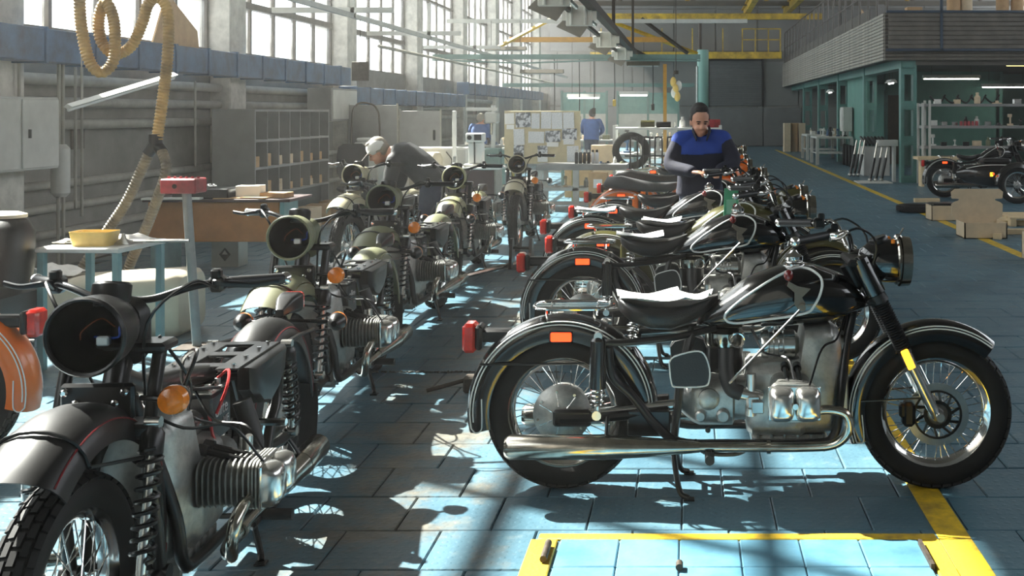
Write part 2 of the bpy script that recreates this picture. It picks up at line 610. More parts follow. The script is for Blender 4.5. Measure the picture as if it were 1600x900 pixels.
ROWS = [SILL, 3.2, 4.45, 5.7, 6.95, 8.2, WTOP]
pane_me = {}
for i, (y0, y1) in enumerate(zip(PIERS, PIERS[1:])):
    a, b = y0 + .27, y1 - .27
    mb = MB()
    cw = (b - a) / 5
    for k in range(6): mb.box((XL - .06, a + cw * k, (SILL + WTOP) / 2), (.07, .06 if 0 < k < 5 else .1, WTOP - SILL))
    for j, z in enumerate(ROWS): mb.box((XL - .06, (a + b) / 2, z), (.1, b - a, .1 if j == 1 else .06))
    w = struct(mb.build('window_%d' % (i + 1), framem))
    if y1 > 8:
        for k in range(5):
            for j in range(6):
                h = ROWS[j + 1] - ROWS[j]
                if (h > 1) not in pane_me:
                    q = MB(); q.box((0, 0, 0), (.005, cw - .05, h - .06)); o = q.build('pane', glass, w); pane_me[h > 1] = o.data
                else:
                    o = bpy.data.objects.new('pane', pane_me[h > 1]); COL.objects.link(o); o.parent = w
                o.location = (XL - .06, a + cw * (k + .5), (ROWS[j] + ROWS[j + 1]) / 2)
    else:
        q = MB(); q.b2((XL - .063, a, SILL), (XL - .057, b, WTOP)); q.build('pane', glass, w)
# far wall with panel seams, shutter door and gate
mb = MB(); mb.b2((XL - .4, YF, -.3), (XR + .4, YF + .3, ZC)); wf = struct(mb.build('wall_far', plaster))
pan_me = {}
for k in range(11):
    for (z0, z1) in ((0, 1.85), (1.9, 3.95), (4.45, 6.4), (6.45, 8.4)):
        x0 = XL + .1 + k * 1.95
        q = MB(); q.b2((x0 + .03, YF - .05, z0), (x0 + 1.92, YF + .02, z1), .012)
        q.build('panel', fwall, wf)
shutm = mat('grey steel shutter', srgb(96, 98, 98), 0.6, var=0.15, vscale=3)
d1 = MB()
for j in range(22): d1.b2((1.0, YF - .14, 1.9 + j * .095), (3.45, YF - .06, 1.9 + j * .095 + .09), .012)
door = struct(d1.build('door_1', shutm))
q = MB(); q.b2((.9, YF - .16, 1.85), (1.0, YF - .05, 4.05)); q.b2((3.45, YF - .16, 1.85), (3.55, YF - .05, 4.05)); q.b2((.9, YF - .16, 3.98), (3.55, YF - .05, 4.08)); q.build('door_frame', blackm, door)
gatem = mat('grey gate sheet', srgb(112, 113, 112), 0.7, var=0.15, vscale=2)
for n, (x0, x1) in enumerate(((.95, 3.5), (3.55, 5.3))):
    q = MB(); q.b2((x0, YF - .1, .02), (x1, YF - .05, 1.8), .01); struct(q.build('door_%d' % (n + 2), gatem))
# yellow walkway on the far wall
ysteel = mat('yellow crane steel', srgb(206, 172, 40), 0.5, var=0.25, vscale=3, col2=srgb(140, 110, 30))
wk = thing('crane_walkway', 'yellow steel walkway with railing across the far wall', 'walkway', (0, YF - .9, 0))
q = MB(); q.b2((-4.5, -.1, 4.05), (4.3, 0, 4.36)); q.build('girder', ysteel, wk)
q = MB(); q.b2((-4.5, 0, 4.3), (4.3, .8, 4.36)); q.build('deck', ysteel, wk)
for x in (-4, -2.6, -1.2, .2, 1.6, 2.5, 3.1, 3.7, 4.25):
    q = MB(); q.b2((x - .025, -.05, 4.36), (x + .025, 0, 5.45)); q.build('post', ysteel, wk)
for z in (4.9, 5.4):
    q = MB(); q.b2((2.5, -.05, z), (4.28, -.01, z + .05)); q.build('rail', ysteel, wk)
# roof trusses and crane beams that the lens still sees at the end of the hall
for n, y in enumerate((47.6,)):
    t = thing('roof_truss', 'yellow and grey steel roof truss near the far wall', 'truss', (0, y, 0))
    for z in (6.25, 7.9):
        q = MB(); q.b2((XL + .1, -.1, z), (XR - .1, .1, z + .2)); q.build('chord', roofm, t)
    x = XL + .3
    k = 0
    while x < 12:
        q = MB(); q.tube([(x, 0, 6.35 if k % 2 == 0 else 8.0), (x + 1.6, 0, 8.0 if k % 2 == 0 else 6.35)], .07, 6); q.build('web_member', ysteel if k % 3 == 0 else roofm, t)
        x += 1.6; k += 1
for (x, z, lab) in ((2.6, 5.9, 'yellow crane beam running along the hall over the aisle'), (4.45, 6.0, 'yellow crane beam running along the hall above the mezzanine railing')):
    q = MB(); q.b2((x - .12, 34, z), (x + .12, 50.5, z + .06)); q.b2((x - .03, 34, z + .06), (x + .03, 50.5, z + .4)); q.b2((x - .12, 34, z + .4), (x + .12, 50.5, z + .46))
    tag(q.build('crane_beam', ysteel), lab, 'beam')
q = MB(); q.b2((-5.0, 46.9, 5.6), (5.8, 47.2, 5.85)); tag(q.build('crane_bridge', ysteel), 'yellow crane bridge spanning the hall under the roof truss', 'beam')

# ---------------------------------------------------------------- mezzanine
teal = mat('teal painted steel', srgb(88, 132, 124), 0.5, var=0.18, vscale=4)
tealw = mat('teal painted wall', srgb(84, 132, 120), 0.7, var=0.15, vscale=2)
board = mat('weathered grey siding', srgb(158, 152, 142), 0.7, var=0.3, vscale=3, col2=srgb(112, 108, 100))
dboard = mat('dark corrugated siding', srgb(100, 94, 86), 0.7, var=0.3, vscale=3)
slabm = mat('sooty concrete', srgb(88, 84, 78), 0.9, var=0.2, vscale=2)
MX, MY, MZ0, MZ1 = 4.4, 24.5, 2.76, 3.84
q = MB(); q.b2((MX + .08, MY + .08, MZ0 + .05), (XR, YF, MZ0 + .3)); mz = struct(q.build('floor_mezzanine', slabm))
nb = 14
bh = (MZ1 - MZ0) / nb
def siding(axis, length, m, org, thick=.035):
    q = MB()
    prof = [(0, 0), (thick * .7, bh * .12), (thick, bh * .4), (thick, bh * .6), (thick * .7, bh * .88), (0, bh)]
    rings = []
    for t in (0, length):
        rings.append([V(-p, t, z) if axis == 'y' else V(t, -p, z) for p, z in prof])
    q.loft(rings, caps=True)
    return q
sm = {}
for j in range(nb):
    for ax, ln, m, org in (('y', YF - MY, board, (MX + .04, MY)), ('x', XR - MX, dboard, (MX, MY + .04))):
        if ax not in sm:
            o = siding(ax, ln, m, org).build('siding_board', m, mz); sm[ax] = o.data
        else:
            o = bpy.data.objects.new('siding_board', sm[ax]); COL.objects.link(o); o.parent = mz
        o.location = (org[0], org[1], MZ0 + j * bh)
q = MB(); q.b2((MX + .04, MY + .04, MZ0), (MX + .09, YF, MZ1)); q.b2((MX + .04, MY + .04, MZ0), (XR, MY + .09, MZ1)); q.build('siding_backing', slabm, mz)
# framed upper panel on the front
pnl = thing('siding_panel', 'corrugated panel framed in dark blue on the mezzanine front', 'panel', (0, MY - .03, 0))
bluedk = mat('dark blue steel', srgb(38, 58, 76), 0.5, var=0.2, vscale=5)
q = MB()
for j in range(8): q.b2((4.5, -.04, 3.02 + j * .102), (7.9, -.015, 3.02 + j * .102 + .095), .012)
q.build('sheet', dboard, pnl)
for (x0, x1, z0, z1) in ((4.45, 7.95, 2.97, 3.02), (4.45, 7.95, 3.83, 3.88), (7.92, 7.98, 2.97, 5.0), (5.66, 5.72, 2.97, 5.0)):
    q = MB(); q.b2((x0, -.07, z0), (x1, -.01, z1)); q.build('frame', bluedk, pnl)
rl = thing('mezzanine_railing', 'dark steel railing with slim posts along the mezzanine edge', 'railing', (MX + .1, 0, 0))
railm = mat('dark railing steel', srgb(84, 78, 72), 0.5, 0.4, var=0.2)
y = MY + .1; k = 0
while y < YF - .3:
    q = MB(); q.tube([(0, y, MZ1), (0, y, 5.27)], .025, 6); q.build('post', railm, rl); y += 1.3
for z in (5.27, 4.55):
    q = MB(); q.tube([(0, MY + .1, z), (0, YF - .4, z)], .022 if z < 5 else .03, 6); q.build('rail', railm, rl)
q = MB(); q.b2((.0, 27, MZ1), (.02, YF - .4, 4.15)); q.build('mesh_panel', slabm, rl)
# steel columns of paired flats with batten plates
for n, y in enumerate((24.75, 29.95, 35.15, 40.35, 45.55)):
    c = thing('steel_column', 'teal built-up steel column under the mezzanine edge', 'column', (5.0, y, 0), 0, 'steel columns under the mezzanine')
    for sx in (-.14, .14):
        q = MB(); q.b2((sx - .04, -.12, 0), (sx + .04, .12, MZ0 + .05)); q.build('upright', teal, c)
    for z in (.06, .95, 1.75, 2.55):
        q = MB(); q.b2((-.1, -.115, z - .1), (.1, .115, z + .1)); q.build('batten_plate', teal, c)
q = MB(); q.b2((4.85, MY + .1, MZ0 - .16), (5.15, YF, MZ0 + .05)); struct(q.build('trim_1', teal))
q = MB(); q.b2((4.85, MY + .1, MZ0 - .1), (XR, MY + .35, MZ0 + .05)); struct(q.build('trim_2', slabm))
# teal rooms under the mezzanine
q = MB(); q.b2((5.9, 32.5, 0), (9.3, 32.7, MZ0 + .05)); q.b2((9.3, 34.5, 0), (XR, 34.7, MZ0 + .05)); q.b2((9.2, 32.5, 0), (9.4, 34.7, MZ0 + .05)); struct(q.build('wall_mezzanine', tealw))
q = MB(); q.b2((5.1, 31.0, 0), (5.18, 34.8, MZ0)); struct(q.build('wall_partition', tealw))
q = MB(); q.b2((8.0, 36.0, 0), (8.1, 50.8, MZ0)); struct(q.build('wall_workshop', tealw))
brownd = mat('dark brown door', srgb(70, 58, 38), 0.6, var=0.3)
q = MB(); q.b2((5.95, 32.42, .05), (6.45, 32.5, 2.1), .01); dd = struct(q.build('door_4', brownd))
q = MB(); q.b2((5.85, 32.4, 0), (5.95, 32.5, 2.2)); q.b2((6.45, 32.4, 0), (6.55, 32.5, 2.2)); q.b2((5.85, 32.4, 2.1), (6.55, 32.5, 2.25)); q.build('door_frame', teal, dd)
# ---------------------------------------------------------------- motorcycles (x forward, y left, origin on the ground under the rear axle)
WB, WR = 1.585, 0.325
def wheel(parent, name, cx, disc, cz=WR):
    c = (cx, 0, cz)
    Y_ = (0, 1, 0)
    ty = MB()
    prof = [(.232, -.034), (.25, -.047), (.275, -.054), (.298, -.051), (.312, -.040), (.318, -.022), (.320, 0), (.318, .022), (.312, .040), (.298, .051), (.275, .054), (.25, .047), (.232, .034)]
    ty.ring(prof, c, Y_, 48)
    w = ty.build(name, rubber, parent, 50)
    w['label'] = 'black block-tread tyre on a chrome spoked wheel'
    tr = MB()
    N = 44
    for k in range(N):
        for j in range(5):
            a = 2 * PI * (k + (.5 if j % 2 else 0)) / N
            lat = (j - 2) * .021
            rr = .3205 - abs(j - 2) ** 2 * .0028
            rot = Matrix.Rotation(-a, 3, 'Y') @ Matrix.Rotation(-lat * 16 * PI / 180 * 3, 3, 'X')
            p = Vector(c) + Matrix.Rotation(-a, 3, 'Y') @ V(0, lat, rr)
            tr.box(p, (.036, .0165, .014), 0, Matrix.Rotation(-a, 3, 'Y') @ Matrix.Rotation(-lat * 14, 3, 'X'))
    t = tr.build('tread', rubber, w, 30); t['kind'] = 'stuff'
    rm = MB(); rm.ring([(.24, -.036), (.243, -.03), (.232, -.026), (.216, -.02), (.212, 0), (.216, .02), (.232, .026), (.243, .03), (.24, .036), (.228, .033), (.207, .016), (.205, 0), (.207, -.016), (.228, -.033)], c, Y_, 48)
    rm.build('rim', chrome, w)
    sp = MB()
    for k in range(40):
        a = 2 * PI * k / 40
        s_ = 1 if k % 2 else -1
        da = .42 if (k // 2) % 2 else -.42
        p0 = (cx + .05 * math.cos(a + da), .038 * s_, cz + .05 * math.sin(a + da))
        p1 = (cx + .212 * math.cos(a), .006 * s_, cz + .212 * math.sin(a))
        sp.tube([p0, p1], .0022, 5, caps=False)
    s2 = sp.build('spokes', chrome, w); s2['kind'] = 'stuff'
    hb = MB(); hb.lathe([(.02, -.1), (.025, -.06), (.056, -.046), (.058, -.034), (.034, -.02), (.034, .02), (.058, .034), (.056, .046), (.025, .06), (.02, .1)], c, Y_, 20)
    hb.build('hub', alu, w)
    if disc == 'disc':
        d = MB()
        d.ring([(.095, -.064), (.132, -.064), (.132, -.06), (.095, -.06)], c, Y_, 40)
        d.build('brake_disc', alup, w)
        sd = MB()
        for k in range(10):
            a = 2 * PI * k / 10
            sd.tube([(cx + .05 * math.cos(a), -.062, cz + .05 * math.sin(a)), (cx + .1 * math.cos(a + .3), -.062, cz + .1 * math.sin(a + .3))], .006, 5)
        sd.ring([(.094, -.068), (.103, -.068), (.103, -.058), (.094, -.058)], c, Y_, 30)
        sd.ring([(.045, -.068), (.06, -.068), (.06, -.058), (.045, -.058)], c, Y_, 20)
        sd.build('disc_carrier', blackm, w)
        cal = MB(); cal.box((cx - .125, -.066, cz + .005), (.055, .06, .105), .015); cal.box((cx - .15, -.07, cz + .02), (.03, .04, .06), .01)
        cal.build('brake_caliper', blackm, w)
    elif disc == 'drum':
        for s_ in (-1, 1):
            if s_ > 0:
                d = MB(); d.lathe([(.105, .03), (.108, .05), (.09, .06), (.03, .066)], c, Y_, 28); d.build('brake_drum', alu, w); continue
            d = MB(); d.lathe([(.118, .02), (.122, .03), (.122, .055), (.105, .066), (.1, .07), (.06, .085), (.03, .09)], c, (0, -1, 0), 32)
            o = d.build('final_drive', alu, w)
            bl = MB()
            for k in range(8):
                a = 2 * PI * k / 8 + .2
                bl.lathe([(.006, .06), (.006, .076)], (cx + .1 * math.cos(a), 0, cz + .1 * math.sin(a)), (0, -1, 0), 6)
            for k in range(7):
                a = 2 * PI * k / 7
                bl.tube([(cx + .04 * math.cos(a), -.088, cz + .04 * math.sin(a)), (cx + .1 * math.cos(a), -.068, cz + .1 * math.sin(a))], .004, 5)
            bl.build('drive_bolts', alup, w)['kind'] = 'stuff'
    return w
def arc_pt(cx, cz, y, r, deg):
    a = math.radians(deg)
    return V(cx + r * math.cos(a), y, cz + r * math.sin(a))
def fender(parent, name, cx, cz, sec, a0, a1, m, n=36, th=.004):
    """sec: half section (y >= 0) as (y, r, r at the ends) from crown to skirt"""
    full = [(-y, r) for (y, r) in reversed(sec[1:])] + list(sec)
    rings = []
    for i in range(n + 1):
        d = a0 + (a1 - a0) * i / n
        outer = [arc_pt(cx, cz, y, r, d) for y, r in full]
        inner = [arc_pt(cx, cz, y * (1 - th / .1), r - th, d) for y, r in reversed(full)]
        rings.append(outer + inner)
    q = MB(); q.loft(rings)
    return q.build(name, m, parent, 45)
def arcs(cx, cz, y, r, a0, a1, n=30):
    return [arc_pt(cx, cz, y, r, a0 + (a1 - a0) * i / n) for i in range(n + 1)]
def engine(parent, yo=0.0):
    """flat twin with gearbox; returns the crankcase part"""
    q = MB()
    # crankcase
    def sect(x, hw_, z0, z1, b):
        return [V(x, yy, zz) for (yy, zz) in [(p[0], (z0 + z1) / 2 + p[1]) for p in rrect(2 * hw_, z1 - z0, b)]]
    q.loft([sect(.78, .115, .26, .53, .05), sect(.8, .13, .245, .55, .05), sect(.97, .135, .245, .56, .05), sect(1.0, .135, .24, .57, .05), sect(1.02, .12, .25, .7, .05), sect(1.13, .12, .25, .71, .06), sect(1.17, .1, .27, .68, .06), sect(1.19, .07, .31, .62, .05)])
    q.loft([sect(1.03, .085, .3, .66, .04), sect(1.2, .085, .3, .66, .05), sect(1.21, .06, .34, .62, .04)])
    # gearbox
    q.loft([sect(.5, .05, .33, .42, .03), sect(.55, .08, .29, .46, .04), sect(.58, .1, .28, .47, .05), sect(.72, .1, .28, .48, .05), sect(.73, .085, .3, .46, .04), sect(.775, .085, .3, .47, .04), sect(.785, .11, .265, .52, .04)])
    for (gx, gz, gr) in ((.62, .4, .045), (.68, .33, .03), (.585, .33, .024)): q.lathe([(gr, .09), (gr, .112), (gr * .7, .12)], (gx, 0, gz), (0, -1, 0), 14)
    # sump with ribs
    q.b2((.8, -.11, .19), (1.12, .11, .25), .012)
    e = q.build('engine', alu, parent)
    for k in range(6):
        q = MB(); q.b2((.82 + k * .055, -.116, .185), (.83 + k * .055, .116, .255)); q.build('sump_rib', alu, e)
    q = MB()
    q.lathe([(.055, 0), (.06, .01), (.06, .03), (.052, .035), (.052, .05), (.06, .055), (.06, .07), (.052, .075), (.052, .09), (.06, .095), (.06, .14), (.035, .16)], (.84, -.05, .62), (1, 0, 0), 20)
    q.build('alternator', alup, e)
    for s_ in (-1, 1):
        cx, cz = .955, .443
        q = MB()
        q.cyl((cx, s_ * .11, cz), (cx, s_ * .29, cz), .052, 20)
        for k in range(9):
            y = s_ * (.135 + k * .0175)
            poly = rrect(.165, .15, .04, 3)
            q.prism(poly, .005, (cx, y, cz))
        # head block
        for k in range(4):
            y = s_ * (.295 + k * .011)
            q.prism(rrect(.185, .15, .03, 3), .005, (cx, y, cz))
        q.b2((cx - .07, s_ * .285, cz - .06), (cx + .07, s_ * .335, cz + .06), .01)
        q.build('cylinder', alu, e)
        q = MB()
        for dx, wx in ((-.052, .1), (.052, .1)):
            rings = []
            for (y, k) in ((.33, 1.0), (.355, 1.0), (.378, .86), (.39, .55)):
                rings.append([V(cx + dx + x * k, s_ * y, cz + zz * k) for (x, zz) in rrect(wx, .135, .03, 3)])
            q.loft(rings)
        q.b2((cx - .105, s_ * .328, cz - .068), (cx + .105, s_ * .338, cz + .068), .004)
        q.cyl((cx, s_ * .37, cz), (cx, s_ * .385, cz), .012, 8)
        q.build('valve_cover', alup, e)
        q = MB()
        for dx in (-.02, .03):
            q.tube([(cx + dx, s_ * .13, cz + .1), (cx + dx, s_ * .3, cz + .055)], .011, 8)
            q.cyl((cx + dx, s_ * .12, cz + .103), (cx + dx, s_ * .15, cz + .095), .018, 10)
        q.build('pushrod_tube', blackm, e)
        # carburettor and intake elbow
        q = MB()
        q.cyl((.835, s_ * .2, .43), (.75, s_ * .2, .45), .03, 12)
        q.box((.8, s_ * .2, .42), (.06, .07, .06), .01); q.cyl((.79, s_ * .2, .44), (.79, s_ * .2, .53), .022, 12)
        q.cyl((.79, s_ * .2, .36), (.79, s_ * .2, .4), .024, 12)
        q.box((.815, s_ * .25, .405), (.05, .012, .05), .004)
        q.build('carburettor', alup, e)
        q = MB(); q.tube(bez([(.75, s_ * .2, .45), (.71, s_ * .2, .47), (.69, s_ * .18, .53), (.69, s_ * .15, .62)], 5), .032, 12)
        q.build('intake_elbow', rub2, e)
        q = MB(); q.tube(bez([(cx, s_ * .31, cz + .09), (cx - .02, s_ * .25, cz + .16), (.85, s_ * .12, .6), (.8, s_ * .04, .68)], 5), .005, 5)
        q.tube(bez([(cx + .06, s_ * .33, cz + .07), (cx + .12, s_ * .25, cz + .2), (1.15, s_ * .14, .66), (1.2, s_ * .03, .74)], 5), .005, 5)
        q.build('ignition_lead', blackm, e)
    q = MB(); q.lathe([(.075, .5), (.078, .53), (.078, .6), (.07, .61)], (.69, 0, 0), (0, 0, 1), 24); q.build('air_filter', blackm, e)
    q = MB(); q.lathe([(.082, .61), (.085, .62), (.085, .665), (.06, .68)], (.69, 0, 0), (0, 0, 1), 24); q.build('air_filter_cap', steelp, e)
    q = MB(); q.tube(arcs(.74, .645, -.1, .03, 0, 330, 12), .004, 5, closed=False); q.build('clip_ring', chrome, e)
    # kick starter, shaft, fuel tap
    q = MB(); q.tube([(.58, .1, .34), (.55, .16, .42), (.53, .17, .5)], .01, 8); q.tube([(.53, .15, .5), (.53, .25, .5)], .014, 8); q.build('kick_starter', chrome, e)
    q = MB(); q.tube([(.03, -.1, WR), (.5, -.07, .37)], .024, 12); q.build('drive_shaft', alup, e)
    return e
def exhaust(parent, yo=.235, sh=0.0):
    for s_ in (-1, 1):
        y = s_ * yo
        q = MB()
        q.tube(bez([(1.03, s_ * .29, .40), (1.1, s_ * .3, .41), (1.165, s_ * .3, .39), (1.175, s_ * .29, .32), (1.12, s_ * .27, .262), (1.0, s_ * (yo + .015), .245), (.8, s_ * (yo + .003), .24), (.56, y, .24)], 6), .0195, 12)
        q.ring([(.019, -.008), (.026, -.008), (.026, .008), (.019, .008)], (.86, s_ * (yo + .007), .242), (1, .05 * s_, 0), 14)
        o = q.build('exhaust_pipe', steelp, parent)
        q = MB()
        q.lathe([(.021, .58), (.026, .53), (.04, .36), (.047, .24), (.049, .2), (.051, .2), (.051, .18), (.05, .18), (.05, -.19 + sh), (.044, -.2 + sh), (.036, -.21 + sh), (.034, -.19 + sh), (.033, -.1 + sh)], (0, y, .24), (1, 0, 0), 24)
        q.build('muffler', steelp, parent)
        q = MB(); q.tube([(.2, y, .28), (.2, s_ * .16, .34)], .008, 6); q.build('muffler_bracket', blackm, parent)
def frame(parent, tank=True):
    q = MB()
    tr = .019
    for s_ in (-1, 1):
        q.tube(bez([(1.24, s_ * .03, .78), (1.2, s_ * .07, .62), (1.165, s_ * .125, .4), (1.14, s_ * .135, .26), (1.05, s_ * .14, .225), (.7, s_ * .14, .225), (.5, s_ * .135, .23), (.4, s_ * .13, .3), (.3, s_ * .12, .42), (.22, s_ * .12, .5), (.2, s_ * .12, .62)], 5), tr, 10)
        q.tube(bez([(.14, s_ * .12, .64), (.3, s_ * .11, .64), (.5, s_ * .09, .66), (.65, s_ * .06, .69)], 5), .015, 8)
        q.tube([(.47, s_ * .125, .2), (.5, s_ * .11, .45), (.55, s_ * .08, .67)], .017, 8)
        q.tube([(.0, s_ * .115, WR), (.2, s_ * .12, .33), (.45, s_ * .1, .35)], .021, 8)          # swing arm
        q.b2((-.03, s_ * .105, WR - .035), (.13, s_ * .13, WR + .035), .01)
    q.tube(bez([(1.26, 0, .84), (1.1, 0, .78), (.8, 0, .73), (.6, 0, .69)], 5), .027 if tank else .034, 12)
    q.tube([(1.215, 0, .95), (1.29, 0, .78)], .036, 14)
    q.b2((.28, -.13, .25), (.46, -.115, .36), .01)
    fr = q.build('frame', blackm, parent)
    for s_ in (-1, 1):
        q = MB(); q.tube([(.62, s_ * .1, .21), (.62, s_ * .27, .205)], .012, 8); q.build('footpeg_bar', blackm, fr)
        q = MB(); q.tube([(.62, s_ * .19, .208), (.62, s_ * .3, .205)], .02, 10); q.build('footpeg', rub2, fr)
        q = MB(); q.tube(bez([(.56, s_ * .17, .25), (.6, s_ * .19, .205), (.72, s_ * .2, .2), (.78, s_ * .22, .23)], 4), .009, 7); q.build('pedal', blackm, fr)
def stand(parent):
    q = MB()
    for s_ in (-1, 1):
        q.tube(bez([(.47, s_ * .1, .2), (.48, s_ * .12, .12), (.5, s_ * .15, .03), (.535, s_ * .165, .008)], 4), .012, 8)
        q.b2((.515, s_ * .165 - .02, 0), (.56, s_ * .165 + .02, .008), .002)
    q.tube([(.475, -.11, .15), (.475, .11, .15)], .01, 8)
    q.build('center_stand', blackm, parent)
def shock(parent, a, b, cover, name='rear_shock'):
    a, b = Vector(a), Vector(b)
    d = (a - b).normalized()
    L = (a - b).length
    q = MB(); q.tube([b, a], .013, 10); q.cyl(b + V(0, .02, 0), b - V(0, .02, 0), .02, 10); q.cyl(a + V(0, .02, 0), a - V(0, .02, 0), .018, 10)
    o = q.build(name, alup, parent)
    if cover:
        q = MB(); q.lathe([(.02, L * .99), (.034, L * .94), (.036, L * .34), (.03, L * .33)], b, d, 18); q.build('shock_cover', black, o)
        q = MB(); q.tube(coil(b + d * L * .1, b + d * L * .4, .027, 5, .004), .005, 6); q.build('spring', chrome, o)
    else:
        q = MB(); q.lathe([(.018, L * .98), (.032, L * .93), (.032, L * .8), (.02, L * .79)], b, d, 14); q.build('shock_cover', blackm, o)
        q = MB(); q.tube(coil(b + d * L * .12, b + d * L * .84, .029, 9, .006), .0065, 6); q.build('spring', blackm, o)
def handlebar(parent, wide, zc, x0, xg, zg, gripm):
    q = MB()
    for s_ in (-1, 1):
        q.tube(bez([(x0, 0, zc), (x0, s_ * .08, zc + .005), (x0 - .03, s_ * .18, zg + .01), (x0 - .08, s_ * .26, zg + .015), (xg + .12, s_ * (wide - .11), zg + .01), (xg, s_ * wide, zg)], 5), .0115, 10)
    h = q.build('handlebar', chrome if gripm is not rub2 else blackm, parent)
    for s_ in (-1, 1):
        a, b = V(xg + .125, s_ * (wide - .115), zg + .01), V(xg - .01, s_ * (wide + .005), zg)
        q = MB(); q.tube([a, b], .018, 12); q.ball(b, .016, 10, 7); q.build('grip', rub2, h)
        q = MB(); q.ball(b + (b - a).normalized() * .008, .021, 12, 8); q.build('bar_end', chrome, h)
        q = MB()
        c = a.lerp(b, -.18)
        q.box(c, (.05, .045, .05), .01); q.box(c + V(.01, 0, .03), (.03, .03, .03), .006)
        q.build('switch_block', blackm, h)
        q = MB()
        q.tube(bez([c + V(.03, 0, .01), c + V(.06, s_ * .02, .01), c + V(.01, s_ * .1, -.005), c + V(-.03, s_ * .17, .0)], 4), .007, 7, flat=(1.3, .7))
        q.build('lever', chrome if gripm is not rub2 else blackm, h)
        q = MB(); q.tube(bez([c + V(.02, 0, -.01), c + V(.12, -s_ * .03, .02), c + V(.2, -s_ * .12, -.08), (1.22, s_ * .06, .75)], 5), .005, 6); q.build('cable', blackm, h)
    return h
def tail_lamp(parent, x, z, boxy):
    q = MB()
    if boxy:
        q.b2((x + .03, -.05, z - .05), (x + .06, .05, z + .055), .01); q.b2((x + .05, -.03, z - .02), (x + .2, .03, z + .035), .01)
        o = q.build('tail_lamp', blackm, parent)
        q = MB(); q.b2((x - .025, -.048, z - .062), (x + .035, .048, z + .062), .014); q.build('lens', redlens, o)
    else:
        q.loft([[V(x + dx, p[0] * k, z + p[1] * k + dz) for p in rrect(.1, .085, .02)] for dx, k, dz in ((.17, .35, -.02), (.09, .8, 0), (.02, 1.0, 0), (.0, 1.0, 0))])
        o = q.build('tail_lamp', blackm, parent)
        q = MB(); q.loft([[V(x + dx, p[0] * k, z + p[1] * k) for p in rrect(.098, .083, .02)] for dx, k in ((.001, 1.0), (-.02, .98), (-.028, .8))]); q.build('lens', redlens, o)
    return o
def indicator(parent, c, face, inner):
    """round turn signal on a stalk; face = +1 forward or -1 backward"""
    c = Vector(c)
    q = MB(); q.tube([inner, c], .008, 8); q.lathe([(.012, -.055), (.03, -.04), (.04, -.008), (.04, 0)], c, (face, 0, 0), 18)
    o = q.build('turn_signal', blackm, parent)
    q = MB(); q.lathe([(.041, -.002), (.041, .012), (.036, .026), (.022, .034), (.0001, .036)], c, (face, 0, 0), 18); q.build('lens', amber, o)
def gauge(parent, c, r, h, ax=(0, 0, 1)):
    q = MB(); q.lathe([(r * .8, -.02), (r, 0), (r, h), (r * .9, h + .006)], c, ax, 22); o = q.build('speedometer', blackm, parent)
    q = MB(); q.lathe([(r * .86, h + .004), (r * .86, h + .0075)], c, ax, 20); q.build('dial', mat('dial face', (.03, .03, .03), .2, coat=.5), o)

# ---- road model: gloss paint with white pinstripes, telescopic fork
TOP = [(.57, .705), (.6, .745), (.656, .795), (.79, .897), (.93, .948), (1.067, .952), (1.2, .905), (1.27, .845), (1.305, .79)]
BOT = [(.57, .69), (.656, .685), (.9, .69), (1.1, .705), (1.2, .735), (1.305, .775)]
HWD = [(.57, .03), (.62, .072), (.7, .108), (.8, .13), (.95, .15), (1.1, .145), (1.2, .12), (1.28, .07), (1.305, .03)]
def tank_y(x, z):
    z0, z1, w = interp(BOT, x), interp(TOP, x), interp(HWD, x)
    t = max(-1, min(1, (z - (z0 + z1) / 2) / ((z1 - z0) / 2)))
    return w * max(0, 1 - abs(t) ** 2.6) ** (1 / 2.6)
def fuel_tank(parent, paint, m_stripe):
    rings = []
    n = 26
    for i in range(25):
        x = .57 + (1.305 - .57) * i / 24
        z0, z1, w = interp(BOT, x), interp(TOP, x), interp(HWD, x)
        rg = []
        for k in range(n):
            a = 2 * PI * k / n
            c, s_ = math.cos(a), math.sin(a)
            e = 2 / 2.6
            rg.append(V(x, w * math.copysign(abs(c) ** e, c), (z0 + z1) / 2 + (z1 - z0) / 2 * math.copysign(abs(s_) ** e, s_)))
        rings.append(rg)
    q = MB(); q.loft(rings)
    t = q.build('fuel_tank', paint, parent, 60)
    loop = [(350, 260), (360, 235), (420, 180), (500, 125), (580, 80), (640, 58), (700, 58), (740, 80), (752, 110), (740, 160), (715, 205), (690, 230), (600, 250), (500, 265), (420, 280), (370, 278)]
    pts = []
    for (a, b) in loop:
        Yd = 4.65 - .12
        u = (1000 + a / 2.647 - 1075) * Yd / FPX + .533
        w = HCAM - (400 + b / 2.647 - 175) * Yd / FPX
        pts.append((u, w))
    for s_ in (-1, 1):
        cl = bez([V(u, 0, w) for u, w in pts + pts[:1]], 5)[:-1]
        q = MB(); q.tube([V(p.x, s_ * (tank_y(p.x, p.z) + .0015), p.z) for p in cl], .0055, 6, closed=True); q.build('pinstripe', m_stripe, t)
    q = MB(); q.lathe([(.045, -.01), (.045, .005), (.036, .012), (.04, .02), (.04, .034), (.03, .042), (.018, .048), (.012, .06), (.0001, .064)], (.985, 0, .95), (0, 0, 1), 22); q.build('filler_cap', chrome, t)
    return t
